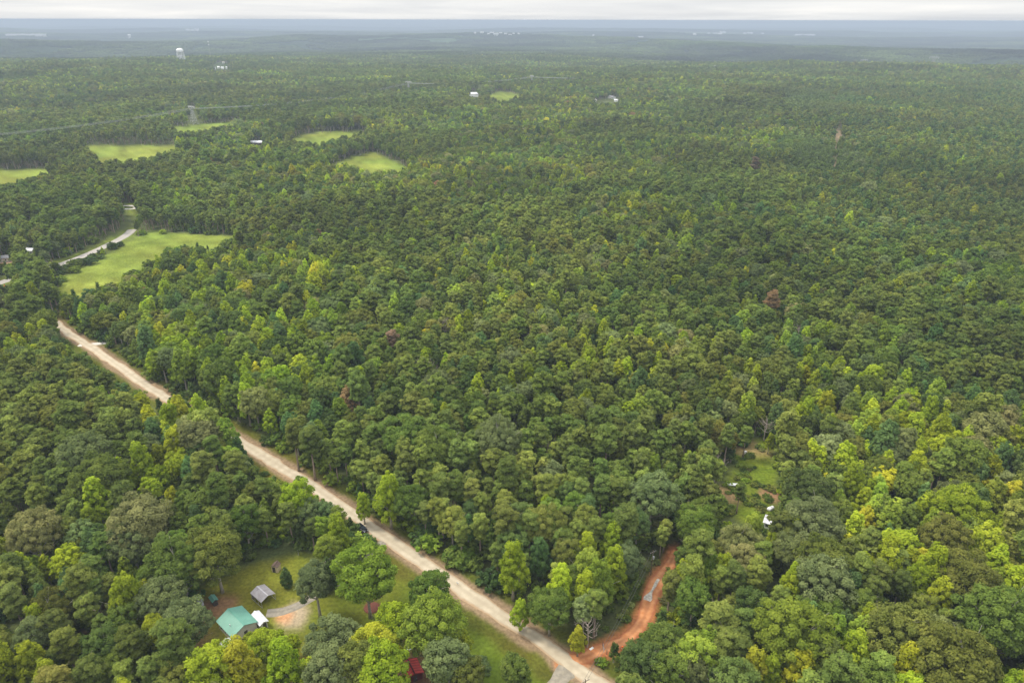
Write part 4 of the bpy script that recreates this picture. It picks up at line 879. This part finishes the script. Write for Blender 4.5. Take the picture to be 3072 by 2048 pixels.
for k_, (dx_, dy_, w_, h_) in enumerate(((-.4, -.9, 1.2, .8), (-.8, .9, .9, 1.0))):
    q = Matrix.Rotation(an, 3, 'Z') @ Vector((dx_, dy_, 0)); s_ = thing('storage_box', ['low brown storage box under the carport', 'tall dark storage box under the carport'][k_], 'box', c_[0] + q.x, c_[1] + q.y, an)
    MB().box((0, 0, h_ / 2), (w_, .7, h_)).build('body', [M_POLE, M_DARK][k_], s_); MB().box((0, 0, h_ + .03), (w_ + .06, .76, .06)).build('lid', M_DARK, s_)
# green-roofed house
c_, Lg, Wd, an = frame3((647, 1861), (731, 1822), (775, 1866), 2.6)
t_ = thing('green_roof_house', 'low house with sea-green metal gable roof beside the carport', 'house', c_[0], c_[1], an)
gable(t_, Lg * 1.12, Wd, 2.6, 1.7, M_GREEN, M_SIDING, M_GREENR, seams=22, windows=3)
MB().tube([(.8, -Wd * .3, 3.2), (.8, -Wd * .3, 4.0)], .1, 8).build('vent_pipe', M_WHITE, t_)
# white-roofed annex on its right end
c_, Lg, Wd, an = frame3((750, 1843), (777, 1828), (806, 1860), 2.4)
t_ = thing('white_shed', 'small shed with dull white metal roof touching the green-roofed house', 'shed', c_[0], c_[1], an)
gable(t_, Lg, Wd, 2.1, .7, M_WHR, M_SIDING, M_WHITE, seams=9, windows=1)
# white metal roof under the trees in front of the house
c_, Lg, Wd, an = frame3((660, 1928), (692, 1908), (728, 1962), 2.4)
t_ = thing('white_roof_shed', 'long shed with leaf-strewn white roof half hidden under trees', 'shed', c_[0], c_[1], an)
gable(t_, Lg, Wd, 2.2, .7, M_WHR, M_WHITE, M_GALVS, seams=12, windows=2)
# grey and green-roofed huts at the wood's edge left of the house
c_, Lg, Wd, an = frame3((588, 1792), (604, 1786), (612, 1812), 2.0)
t_ = thing('grey_camper', 'small grey camper parked beneath the trees left behind the house', 'camper', c_[0], c_[1], an)
b_ = MB(); hl, hw = Lg / 2, Wd / 2
b_.poly([(-hl, -hw, .5), (hl, -hw, .5), (hl, -hw, 2.2), (-hl, -hw, 2.2)][::1]); b_ = MB().box((0, 0, 1.35), (Lg, Wd, 1.7)).box((0, 0, 2.26), (Lg * .92, Wd * .88, .12))
b_.build('body', M_TRANS, t_)
for sx_ in (-.25, .25):
    for sy_ in (-1, 1): MB().tube([(sx_ * Lg, sy_ * (hw - .05), .33), (sx_ * Lg, sy_ * (hw + .1), .33)], .33, 12).build('wheel', M_TYRE, t_)
f_ = MB().box((0, -hw - .02, 1.6), (1.0, .05, .6)).build('window', M_WHITE, t_); MB().box((0, -hw - .06, 1.6), (.85, .03, .48)).build('pane', M_GLASS, f_)
c_, Lg, Wd, an = frame3((624, 1790), (644, 1782), (656, 1798), 2.0)
t_ = thing('green_roof_hut', 'tiny dark hut with green roof deep under the oak', 'hut', c_[0], c_[1], an); gable(t_, Lg, Wd, 1.9, .5, M_GREENR, M_DARK, M_GREEN, seams=5, windows=0)
# small yellow shed
x, y = g1(830, 1710); t_ = thing('small_shed', 'small cream garden shed with brown roof at the lawn edge', 'shed', x, y, R(78)); gable(t_, 2.2, 2.2, 2.0, .8, M_SHING, M_CREAM, M_SHING, over=.15, seams=0, windows=0, doorside=-1, thick=.06)
# red roof at the bottom
c_, Lg, Wd, an = frame3((1205, 2004), (1240, 1962), (1262, 2006), 2.2)
t_ = thing('red_roof_shed', 'shed with bright red metal roof under the lime trees', 'shed', c_[0], c_[1], an); gable(t_, Lg, Wd, 2.2, .9, M_RED, M_REDD, M_REDD, seams=6, windows=0)
x, y = g1(1230, 1956); t_ = thing('white_satellite_dish', 'white dish on a short post above the red roof', 'satellite dish', x, y, R(200))
MB().tube([(0, 0, 0), (0, 0, 1.5)], .05, 6).build('post', M_POST, t_); MB().lathe([(.05, 1.5), (.5, 1.56), (.8, 1.72), (.82, 1.76), (.5, 1.62), (.06, 1.56)], 16).build('dish', M_WHITE, t_)
# glade buildings
c_, Lg, Wd, an = frame3((2288, 1562), (2302, 1546), (2322, 1552), 2.3)
t_ = thing('old_white_shed', 'shabby shed with patchy white roof at the glade foot', 'shed', c_[0], c_[1], an); gable(t_, Lg * 1.25, Wd * 1.3, 2.2, .6, M_WHR, M_WHITE, M_GALV, seams=8, windows=1)
x, y = g1(2311, 1530); t_ = thing('white_tank', 'white rounded tank lying in the grass above the shabby shed', 'tank', x, y, R(30))
MB().tube([(-1.2, 0, .75), (-1.05, 0, .75), (1.05, 0, .75), (1.2, 0, .75)], [.35, .7, .7, .35], 14).build('body', M_WHITE, t_, True); MB().tube([(0, 0, 1.4), (0, 0, 1.6)], .18, 10).build('cap', M_STEEL, t_)
for sx_ in (-.7, .7): MB().box((sx_, 0, .15), (.15, 1.0, .3)).build('foot', M_POST, t_)
x, y = g1(2200, 1458); t_ = thing('white_trailer', 'long low white trailer in the glade behind a lone pine', 'trailer', x, y, R(-8))
MB().box((0, 0, .8), (4.2, 1.3, .25)).build('bed', M_WHITE, t_); 
for sy_ in (-1, 1):
    for sx_ in (-.6, .6): MB().tube([(sx_, sy_ * .6, .33), (sx_, sy_ * .8, .33)], .33, 12).build('wheel', M_TYRE, t_)
x, y = g1(2235, 1359); t_ = thing('white_box', 'small white box at the upper end of the glade', 'box', x, y, .4); MB().box((0, 0, .4), (1.1, .7, .8)).build('body', M_WHITE, t_); MB().box((0, 0, .84), (1.2, .8, .08)).build('lid', M_GALVS, t_)
# black car
xa, ya = g1(1072, 1573, .6); xb, yb = g1(1100, 1598, .6); an = math.atan2(yb - ya, xb - xa)
pm = pdist(np.array([(xa + xb) / 2]), np.array([(ya + yb) / 2]), ROAD)
rd = ROAD[np.argmin(np.hypot(ROAD[:, 0] - (xa + xb) / 2, ROAD[:, 1] - (ya + yb) / 2)) + np.array([-1, 1])]; an = math.atan2(*(rd[0] - rd[1])[::-1])
t_ = thing('parked_car', 'black sport utility car on the pale gravel road', 'car', (xa + xb) / 2, (ya + yb) / 2, an, dz=.14)
def car(t_):
    Lc, Wc = 4.75, 1.95
    secs = [(-2.37, .62, .55, .84), (-2.30, .50, .98, .92), (-1.6, .42, 1.06, .96), (-.9, .42, 1.08, .97), (.9, .42, 1.08, .97), (1.5, .42, 1.02, .96), (2.1, .46, .92, .92), (2.36, .58, .74, .80)]
    m = MB(); n0 = []
    for x_, zb, zt, wf in secs:
        w2 = Wc / 2 * wf; n0.append(len(m.v)); m.v += [(x_, -w2 * .92, zb), (x_, -w2, zb + .18), (x_, -w2, zt - .12), (x_, -w2 * .88, zt), (x_, w2 * .88, zt), (x_, w2, zt - .12), (x_, w2, zb + .18), (x_, w2 * .92, zb)]
    for i in range(len(secs) - 1):
        for k in range(8): m.f.append((n0[i] + k, n0[i] + (k + 1) % 8, n0[i + 1] + (k + 1) % 8, n0[i + 1] + k))
    m.f.append(tuple(n0[0] + k for k in range(8))[::-1]); m.f.append(tuple(n0[-1] + k for k in range(8)))
    m.build('body', M_CARB, t_, True)
    c = MB(); b0 = [(-2.25, 1.02, .84), (-1.95, 1.56, .70), (-1.4, 1.70, .68), (.2, 1.72, .68), (.75, 1.58, .70), (1.45, 1.05, .82)]; n0 = []
    for x_, zt, wf in b0:
        w2 = Wc / 2 * wf; n0.append(len(c.v)); c.v += [(x_, -Wc / 2 * .86, 1.0), (x_, -w2, zt), (x_, w2, zt), (x_, Wc / 2 * .86, 1.0)]
    for i in range(len(b0) - 1):
        for k in range(4): c.f.append((n0[i] + k, n0[i] + (k + 1) % 4, n0[i + 1] + (k + 1) % 4, n0[i + 1] + k))
    g = c.build('cabin', M_GLASS, t_)
    MB().box((-.6, 0, 1.73), (1.9, 1.28, .05)).build('roof', M_CARB, t_)
    for s in (-1, 1):
        MB().tube([(-1.5, s * .6, 1.8), (.3, s * .6, 1.8)], .025, 6).build('roof_rail', M_RIM, t_)
        MB().box((.95, s * 1.02, 1.12), (.18, .16, .14)).build('mirror', M_CARB, t_)
        MB().box((-2.33, s * .72, .88), (.1, .32, .2)).build('tail_light', M_TAIL, t_); MB().box((2.27, s * .66, .78), (.16, .34, .14)).build('headlight', M_LAMP, t_)
        for x_ in (-1.42, 1.42):
            wh = MB().tube([(x_, s * .78, .36), (x_, s * 1.0, .36)], .36, 16).build('wheel', M_TYRE, t_); MB().tube([(x_, s * .99, .36), (x_, s * 1.012, .36)], .22, 12).build('rim', M_RIM, wh)
car(t_); t_.scale = (.98, .98, .98)
# mulch ring and magnolia flowers
x, y = g1(1115, 1822); t_ = thing('mulch_ring', 'reddish mulch ring round the big shade tree on the lawn', 'mulch bed', x, y); MB().lathe([(2.2, .02), (2.1, .16), (1.0, .24), (.1, .26)], 20).build('mulch', M_MULCH, t_)
# utility pole with transformer, near pole and wires
def upole(x, y, h, label, trans, rz):
    t_ = thing('utility_pole', label, 'utility pole', x, y, rz, 'wooden power poles by the clay track')
    MB().tube([(0, 0, -.5), (0, 0, h)], [.17, .11], 10).build('pole', M_POLE, t_); a_ = MB().box((0, 0, h - .7), (2.3, .12, .13)).build('crossarm', M_POLE, t_)
    for k in (-1, -.35, .35, 1): MB().tube([(k, 0, h - .64), (k, 0, h - .4)], .055, 6).build('insulator', M_TRANS, a_)
    if trans:
        MB().lathe([(.2, h - 2.9), (.27, h - 2.85), (.27, h - 2.0), (.2, h - 1.92)], 12, (0, -.42, 0)).build('transformer', M_TRANS, t_)
    return t_
xp, yp = g1(1952, 1724); hp = z_for(xp, yp, 1650); upole(xp, yp, hp, 'tall wooden power pole with grey transformer above the clay track', True, .5)
xq, yq = g1(1752, 2110); hq = z_for(xq, yq, 2036); upole(xq, yq, hq, 'wooden power pole beside the gravel road opposite the clay track', False, .5)
xq2, yq2 = g1(1822, 1962); hq2 = 3.0
zp = float(hgt(xp, yp)) + hp - .35; zq = float(hgt(xq, yq)) + hq - .3
def wire(name, label, a, b, sag, rad, m, n=14, group=None, cat='cable'):
    pts = [Vector(a).lerp(Vector(b), i / n) - Vector((0, 0, sag * 4 * (i / n) * (1 - i / n))) for i in range(n + 1)]
    return MB().tube(pts, rad, 5).build(name, m, label=label, cat=cat, group=group)
for k, o_ in enumerate((-.9, .9)):
    wire('power_cable', ['dark overhead cable from the transformer pole, on the road side', 'dark overhead cable from the transformer pole, on the track side'][k], (xp + o_ * .6, yp + o_ * .3, zp), (xq + o_ * .6, yq + o_ * .3, zq), 1.6, .035, M_CABLED, group='cables between the wooden poles')
# gate at the track mouth, barrel, sign, mailbox
xg1, yg1 = g1(1808, 1938); xg2, yg2 = g1(1820, 1962)
t_ = thing('metal_gate', 'open pipe gate between posts at the clay track mouth', 'gate', xg1, yg1, math.atan2(yg2 - yg1, xg2 - xg1)); lg = math.hypot(xg2 - xg1, yg2 - yg1)
for x_ in (0, lg): MB().tube([(x_, 0, 0), (x_, 0, 1.7)], .09, 8).build('post', M_POLE, t_)
for z_ in (.35, .7, 1.05, 1.35): MB().tube([(.1, .02, z_), (lg * .8, -.5, z_)], .03, 6).build('rail', M_STEEL, t_)
for (a, b, lb, m_2, hh, rr) in ((1867, 1946, 'orange barrel at the edge of the clay track', M_ORANGE, 1.0, .32),):
    x, y = g1(a, b); t_ = thing('orange_barrel', lb, 'barrel', x, y); MB().lathe([(rr, 0), (rr * 1.04, .1), (rr * .9, .4), (rr * .92, .45), (rr * .8, hh), (rr * .2, hh + .05)], 14).build('body', m_2, t_); MB().lathe([(rr * .93, .42), (rr * .93, .56)], 14).build('band', M_WHITE, t_)
x, y = g1(1843, 1947); t_ = thing('fence_post', 'lone dark wooden post beside the clay track', 'post', x, y); MB().tube([(0, 0, 0), (0, 0, 1.5)], [.11, .1], 8).build('shaft', M_DARK, t_); MB().tube([(0, 0, 1.5), (0, 0, 1.55)], [.12, .06], 8).build('cap', M_DARK, t_)
x, y = g1(703, 1312); t_ = thing('road_sign', 'small yellow-orange warning sign on the verge of the gravel road', 'sign', x, y, R(-20)); MB().tube([(0, 0, 0), (0, 0, 2.0)], .04, 6).build('post', M_STEEL, t_); MB().box((0, -.06, 2.0), (.75, .03, .75), ty=R(45)).build('sign_face', M_OSIGN, t_)
x, y = g1(1373, 1755); t_ = thing('small_sign', 'small white sign at the wood edge by the gravel road', 'sign', x, y, R(-30)); MB().tube([(0, 0, 0), (0, 0, .9)], .04, 6).build('post', M_POLE, t_); MB().box((0, -.05, 1.0), (.8, .03, .55)).build('sign_face', M_WHITE, t_)
x, y = g1(1774, 1946); t_ = thing('discarded_box', 'flattened white box beside the mouth of the clay track', 'box', x, y, .7); MB().box((0, 0, .12), (1.1, .6, .24)).build('body', M_WHITE, t_); MB().box((.6, 0, .2), (.4, .6, .03), ty=.5).build('flap', M_WHITE, t_)
x, y = g1(14, 858); t_ = thing('traffic_cone', 'orange cone beside the paved lane', 'cone', x, y); t_.scale = (1.6,) * 3; MB().box((0, 0, .03), (.5, .5, .06)).build('base', M_ORANGE, t_); MB().lathe([(.2, .06), (.04, .9)], 12).build('cone_body', M_ORANGE, t_)
# shrubs along the paved lane
for k, (a, b, sf, lb) in enumerate(((238, 792, 1.5, 'largest dark shrub at the foot of the paved lane bank'), (222, 800, 1.2, 'round shrub next below the largest one by the paved lane'), (180, 818, 1.9, 'wide shrub nearest the yellow-green tree by the paved lane'), (278, 776, 1.3, 'low shrub half way along the paved lane'),
                                    (306, 762, 1.2, 'pointed shrub midway along the meadow side of the lane'), (340, 746, 1.7, 'broad shrub near the far bend of the lane'), (362, 738, 1.2, 'small shrub beside the tall clump at the lane bend'))):
    x, y = g1(a, b); cm, tm, _ = PROTO['bush', k % 2]; t_ = thing('shrub', lb, 'shrub', x, y, k * 1.3, 'shrubs along the paved lane'); t_.scale = (sf, sf, sf * .85); q = link('crown', cm, t_); q.color = (.07, .11, .03, 1); link('trunk', tm, t_)
# magnolia on the lawn: round dark tree with white blossoms
for o in list(C.objects):
    if o.name.startswith('cedar_tree') and abs(P(o.location.x, o.location.y, o.location.z)[0] - 858) < 25:
        o['label'] = 'small dark magnolia dotted with white blossoms beside the garden shed'; o['category'] = 'tree'; o.name = 'magnolia_tree'; del o['group']
        for k in range(9):
            a_ = k * 2.4; z_ = 9.6 - k * .45; r_ = .5 + k * .16; MB().lathe([(.05, 0), (.2, .1), (.24, .2), (.05, .16)], 8, (r_ * math.cos(a_) , r_ * math.sin(a_), z_)).build('blossom', M_FLOWER, o)
# bare dead trees, snags, browned pines
M_DT = [dead_mesh(3, 13, 18).me('bare_branches', BARKD), dead_mesh(8, 9, 14).me('bare_branches', BARKD), dead_mesh(12, 16, 24).me('bare_branches', BARKD)]
for k, (a, b, mi_, sf, lb) in enumerate(((1766, 1872, 1, 1.0, 'bare silvery dead tree behind the yellow sweetgum by the clay track'), (1724, 1700, 1, .8, 'short broken snag in a dark gap above the clay track woods'), (2150, 1390, 0, .9, 'bare grey tree at the left rim of the glade'), (2300, 1270, 0, .8, 'pinkish bare tree above the head of the glade'),
                                         (230, 1560, 1, 1.0, 'white bare treetop beside the tan oak in the lower left woods'), (90, 1940, 1, 1.1, 'pale bare-topped tree in the lower left corner woods'), (1330, 985, 2, .9, 'pink-grey dead pine standing in the middle woods'), (1660, 985, 2, .8, 'thin dead pine beside the young clearing in the middle woods'),
                                         (2395, 1000, 2, .8, 'grey dead tree below the rusty pine'), (1275, 1130, 2, 1.1, 'large bare oak with spreading pale limbs in the middle woods'), (1385, 1150, 0, .7, 'small dead tree near the large bare oak'), (2105, 1180, 0, .9, 'dead tree among the pale oaks left of the glade'))):
    x, y = g1(a, b, 8); t_ = thing('dead_tree', lb, 'dead tree', x, y, k * 1.1, 'bare dead trees'); t_.scale = (sf,) * 3; link('trunk', M_DT[mi_], t_)
for k, (a, b, sf, lb, cl) in enumerate(((1176, 1030, 1.0, 'browned dead pine in the woods above the gravel road', (.30, .21, .13)), (2314, 925, 1.15, 'rusty brown dead pine among green pines', (.30, .20, .10)), (2262, 522, 1.5, 'wide reddish-brown crown far off near the pine plantation', (.20, .16, .10)))):
    x, y = g1(a, b, 12); cm, tm, _ = PROTO['pine', k]; t_ = thing('dead_pine_tree', lb, 'pine tree', x, y, k, 'browned pines'); t_.scale = (sf,) * 3; q = link('crown', cm, t_); q.color = (*cl, 1); link('trunk', tm, t_)
# houses at the far left, barn, farmhouse and roofs among the trees
def house_at(px, py, wpx, name, label, cat, rz, roofm, wallm, ratio=.6, wall=2.7, rise=1.6, seams=0, lift=0.0, windows=2):
    x, y = ray_hit(px, py, lift); dep = x * fw[0] + y * fw[1] + (float(hgt(x, y)) - CAMH) * fw[2]; Lg = wpx * dep / F0
    t_ = thing(name, label, cat, x, y, rz); sc_ = 1.0
    gable(t_, Lg, Lg * ratio, wall, rise, roofm, wallm, seams=seams, windows=windows, thick=.15); return t_
house_at(14, 785, 34, 'farm_house', 'grey-roofed house under trees beside the dirt yard', 'house', R(20), M_GREYSH, M_SIDING)
house_at(95, 762, 26, 'farm_house', 'pale-roofed cottage beside the silvery round tree', 'house', R(-15), M_WHR, M_SIDING)
house_at(770, 434, 42, 'metal_barn', 'long barn with white metal roof by the two fields', 'barn', R(-4), M_WHR, M_SHING, .5, 3.2, 2.0, 12)
t_ = house_at(1420, 290, 26, 'white_farmhouse', 'white farmhouse with gables beside the round field', 'house', R(14), M_WHR, M_WHITE, .6, 5.5, 3.0)
house_at(1432, 291, 14, 'garage', 'white garage with grey roof beside the white farmhouse', 'garage', R(80), M_GREYSH, M_WHITE, .8, 3.4, 2.0)
for k, (a, b, wp, lb, rm) in enumerate(((1706, 285, 12, 'small tan roof beyond the round field', M_SIDING), (1754, 296, 12, 'dark brown roof between trees beyond the round field', M_SHING), (1786, 306, 16, 'pinkish roof in front of the blue smoke', M_SIDING), (1836, 296, 24, 'dark house with white trim among the far trees', M_GREYSH), (1848, 306, 12, 'pale shed below the dark house', M_WHR), (1788, 346, 16, 'tan roof at the edge of a little clearing', M_SIDING))):
    house_at(a, b, wp, 'far_house', lb, 'house', R(10 + 37 * k), rm, M_WHITE, .6, 3.2, 2)
for k, (a, b, wp, rm) in enumerate(((645, 209, 9, M_WHR), (656, 206, 12, M_WHITE), (668, 208, 14, M_WHR), (680, 207, 8, M_WHITE), (692, 206, 10, M_GREYSH), (671, 191, 12, M_SIDING))):
    t_ = house_at(a, b, wp * .62, 'village_house', ['low white building, outermost of the hill hamlet toward the water tower', 'white building second in the hill hamlet row', 'longest white building in the hill hamlet row', 'narrow white building in the hill hamlet row', 'grey-roofed building at the hamlet end away from the water tower', 'tan building uphill of the hamlet row'][k], 'building', R(5), rm, M_WHITE, .7, 4.5, 2.5)
# pylons and high-voltage lines
def pylon(px, pyb, pyt, label, D_=None):
    x, y = ray_hit(px, pyb) if D_ is None else azd(px, pyb, D_)
    h = z_for(x, y, pyt); t_ = thing('lattice_pylon', label, 'pylon', x, y, 0, 'pylons of the power line'); m = MB(); r = h * .006 + .05; hw0, hw1 = h * .15, h * .045; zt = h * .72
    for sx_ in (-1, 1):
        for sy_ in (-1, 1): MB().tube([(sx_ * hw0, sy_ * hw0, 0), (sx_ * hw1, sy_ * hw1, zt)], r * 1.3, 4).build('leg', M_STEEL, t_)
    lv = [0, .26, .48, .66, .82, 1]
    for i in range(5):
        a0, a1 = lv[i], lv[i + 1]; w0 = hw0 + (hw1 - hw0) * a0; w1 = hw0 + (hw1 - hw0) * a1
        for ax in range(4):
            c0 = [(-1, -1), (1, -1), (1, 1), (-1, 1)][ax]; c1 = [(1, -1), (1, 1), (-1, 1), (-1, -1)][ax]
            m.tube([(c0[0] * w0, c0[1] * w0, a0 * zt), (c1[0] * w1, c1[1] * w1, a1 * zt)], r * .7, 3); m.tube([(c1[0] * w0, c1[1] * w0, a0 * zt), (c0[0] * w1, c0[1] * w1, a1 * zt)], r * .7, 3); m.tube([(c0[0] * w1, c0[1] * w1, a1 * zt), (c1[0] * w1, c1[1] * w1, a1 * zt)], r * .7, 3)
    m.build('bracing', M_STEEL, t_)
    hd = MB(); arm = h * .30
    for sy_ in (-1, 1):
        s_ = sy_ * hw1
        for sx_ in (-1, 1): hd.tube([(sx_ * hw1, s_, zt), (sx_ * h * .13, s_, h * .92)], r, 4); hd.tube([(sx_ * h * .13, s_, h * .92), (sx_ * h * .11, s_, h)], r, 3); hd.tube([(0, s_, zt * 1.06), (sx_ * h * .13, s_, h * .92)], r * .7, 3)
    hd.build('window_frame', M_STEEL, t_)
    ca = MB()
    for sy_ in (-1, 1):
        for z_ in (.90, .94): ca.tube([(-arm, 0 if z_ > .92 else sy_ * hw1 * .3, h * z_), (-h * .13, sy_ * hw1, h * z_), (h * .13, sy_ * hw1, h * z_), (arm, 0 if z_ > .92 else sy_ * hw1 * .3, h * z_)], r, 4)
    for k in range(9):
        x0 = -arm + k * arm / 4; ca.tube([(x0, 0, h * .90), (x0 + (arm / 8 if k < 8 else 0), 0, h * .94)], r * .7, 3)
    ca.build('crossarm', M_STEEL, t_)
    for k in (-1, 0, 1): MB().tube([(k * arm * .92, 0, h * .90), (k * arm * .92, 0, h * .83)], r * 1.5, 5).build('insulator', M_TRANS, t_)
    return t_, x, y, h, arm
PY = [pylon(583, 373, 316, 'large lattice pylon standing in the pale field strip'), pylon(1227, 282, 243, 'lattice pylon rising from woods before the white farmhouse', None), pylon(1595, 262, 225, 'lattice pylon beyond the round field'), pylon(2145, 222, 196, 'faint lattice pylon in the far woods toward the ridge')]
xl, yl = g1(-560, 520); hl_ = float(hgt(xl, yl))
ends = [(xl, yl, hl_ + 27, 8)] + [(p[1], p[2], float(hgt(p[1], p[2])) + p[3] * .83, p[4]) for p in PY]
for i in range(len(ends) - 1):
    a, b = ends[i], ends[i + 1]; dv = np.array([b[0] - a[0], b[1] - a[1]]); dv /= np.linalg.norm(dv); pn = (-dv[1], dv[0])
    if i < len(PY): PY[i][0].rotation_euler[2] = math.atan2(dv[1], dv[0]) + math.pi / 2
    for k in (-1, 0, 1):
        sg = .018 * math.hypot(b[0] - a[0], b[1] - a[1])
        wire('transmission_cable', f"high-voltage cable, {['field-side', 'middle', 'hill-side'][k + 1]} one, {['leaving the large pylon toward the left edge', 'between the field pylon and the farmhouse pylon', 'between the farmhouse pylon and the next', 'on the faintest span toward the ridge'][i]}",
             (a[0] + pn[0] * k * a[3] * .92, a[1] + pn[1] * k * a[3] * .92, a[2]), (b[0] + pn[0] * k * b[3] * .92, b[1] + pn[1] * k * b[3] * .92, b[2]), sg, .11 + .025 * i, M_CABLE, 24, 'high-voltage cables')
for k, (a, b, c) in enumerate(((2590, 196, 177), (2372, 200, 183), (2800, 186, 168))): pylon(a, b, c, ['hazy pylon on the ridge line above the pine plantation', 'faint pylon left along the ridge from the hazy one', 'faintest pylon behind the ridge near the right edge'][k], 3250)
# water towers
def water_tower(px, pyb, pyt, label, D_, nl=6):
    x, y = azd(px, pyb, D_)
    h = z_for(x, y, pyt); t_ = thing('water_tower', label, 'water tower', x, y, .2, 'white water towers'); r = h * .255
    MB().lathe([(r * .25, h * .62), (r * .8, h * .66), (r, h * .72), (r, h * .86), (r * .92, h * .92), (r * .6, h * .975), (r * .1, h)], 24).build('tank', M_WHITE, t_, True)
    MB().tube([(0, 0, 0), (0, 0, h * .64)], h * .035, 10).build('riser', M_WHITE, t_)
    for k in range(nl):
        a_ = k * 2 * math.pi / nl; MB().tube([(r * 1.15 * math.cos(a_), r * 1.15 * math.sin(a_), 0), (r * .95 * math.cos(a_), r * .95 * math.sin(a_), h * .72)], h * .022, 8).build('leg', M_WHITE, t_)
    for z_ in (.22, .45):
        rr = r * (1.15 - .2 * z_ / .72); b_ = MB(); 
        for k in range(nl):
            a_ = k * 2 * math.pi / nl; a2 = (k + 1) * 2 * math.pi / nl; b_.tube([(rr * math.cos(a_), rr * math.sin(a_), h * z_), (rr * math.cos(a2), rr * math.sin(a2), h * z_)], h * .008, 4)
        b_.build('brace_ring', M_WHITE, t_)
    MB().lathe([(r * 1.06, h * .715), (r * 1.06, h * .735)], 24).build('catwalk', M_STEEL, t_)
water_tower(545, 185, 145, 'large white water tower on legs above the near wooded ridge', 3050)
water_tower(390, 118, 103, 'small hazy water tower left above the large one', 8600)
water_tower(1790, 80, 70, 'tiny white tower on the horizon', 27000)
water_tower(114, 71, 66, 'faint water tower on the far skyline', 34000)
# communication mast
x, y = azd(633, 180, 3150); h = z_for(x, y, 125)
t_ = thing('radio_mast', 'thin lattice radio mast with white antennas near the large water tower', 'mast', x, y); m = MB()
for k in range(3):
    a_ = k * 2.094; m.tube([(1.3 * math.cos(a_), 1.3 * math.sin(a_), 0), (.5 * math.cos(a_), .5 * math.sin(a_), h)], .16, 4)
for q in range(24):
    z0_, z1_ = h * q / 24, h * (q + 1) / 24
    for k in range(3):
        r0_ = 1.3 - .8 * q / 24; a_, b_ = k * 2.094, (k + 1) * 2.094; m.tube([(r0_ * math.cos(a_), r0_ * math.sin(a_), z0_), (r0_ * math.cos(b_), r0_ * math.sin(b_), z1_)], .09, 3)
m.build('lattice', M_STEEL, t_)
for z_ in (h * .99, h * .84):
    for k in range(3): a_ = k * 2.094 + .5; MB().box((2.0 * math.cos(a_), 2.0 * math.sin(a_), z_), (1.3, 1.3, 3.0), a_).build('antenna', M_WHITE, t_)
# far towns: one building each
TOWN = [(1425, 102, 6, 5), (1446, 100, 9, 4), (1476, 100, 11, 3), (1488, 104, 13, 4), (1502, 101, 9, 3), (1517, 103, 8, 3), (1530, 106, 9, 3), (1541, 103, 6, 3), (1556, 103, 6, 3), (1466, 103, 7, 3),
        (2084, 103, 8, 3), (2126, 102, 6, 3), (2146, 102, 12, 3), (2168, 99, 14, 4), (2160, 103, 9, 3), (2234, 102, 7, 3), (2250, 101, 11, 3), (2288, 102, 6, 3), (1922, 113, 14, 3), (574, 92, 9, 3), (590, 91, 7, 4), (562, 90, 5, 3), (1194, 73, 16, 3), (1780, 108, 6, 3)]
order_t = sorted(range(len(TOWN)), key=lambda i: TOWN[i][0]); cnt = {}
def town_name(px): return 'left distant hamlet' if px < 700 else ('horizon speck group' if px < 1300 else ('midway distant town' if px < 1600 else ('lone places beyond the wooded ridge' if px < 2060 else 'farther distant town')))
for i in order_t:
    a, b, wp, hp_ = TOWN[i]; x, y = ray_hit(a, b + 1, 12.0); dep = math.hypot(x, y) * .93; s_ = dep / F0; nm = town_name(a); cnt[nm] = cnt.get(nm, 0) + 1
    t_ = thing('distant_building', f'bright flat-roofed building, {ORD[cnt[nm] - 1]} counted along the {nm}', 'building', x, y, R(-6), 'white buildings of the far towns')
    hh = 14 + hp_ * s_ ; MB().box((0, 0, hh / 2 - 4), (wp * s_, wp * s_ * 1.6, hh + 8)).build('wall', M_FARB, t_); MB().box((0, 0, hh + .8), (wp * s_ * 1.02, wp * s_ * 1.62, 1.0)).build('roof', M_FARG if i % 3 == 0 else M_FARB, t_)
for (a, b, wp, lb) in ((78, 106, 92, 'very long white warehouse among far woods'), (2415, 106, 52, 'long thin white warehouse beyond the second ridge')):
    x, y = ray_hit(a, b, 14.0); dep = math.hypot(x, y) * .93; s_ = dep / F0; t_ = thing('warehouse', lb, 'warehouse', x, y, R(2))
    MB().box((0, 0, 12), (wp * s_, 60, 26)).build('wall', M_FARB, t_); MB().box((0, 0, 25.6), (wp * s_ * 1.01, 62, 1)).build('roof', M_FARB, t_)
print('objects', round(time.time() - T0, 1))
# ------------------------------------------------------------------ haze
zt_, zb_ = CAMH + 2.0, -260.0
hb = MB().box((0, 30000, (zt_ + zb_) / 2), (200000, 140000, zt_ - zb_))
HM = bpy.data.materials.new('haze_air'); HM.use_nodes = True; t = HM.node_tree; t.nodes.clear(); o_ = t.nodes.new('ShaderNodeOutputMaterial'); pv = t.nodes.new('ShaderNodeVolumePrincipled')
pv.inputs['Color'].default_value = (0.42, 0.49, 0.61, 1); pv.inputs['Density'].default_value = 0.000155; pv.inputs['Anisotropy'].default_value = 0.0
t.links.new(pv.outputs[0], o_.inputs['Volume'])
hb.build('haze', HM, kind='stuff', label='pale blue summer haze lying over the whole wooded country', cat='haze')
print('done', round(time.time() - T0, 1))
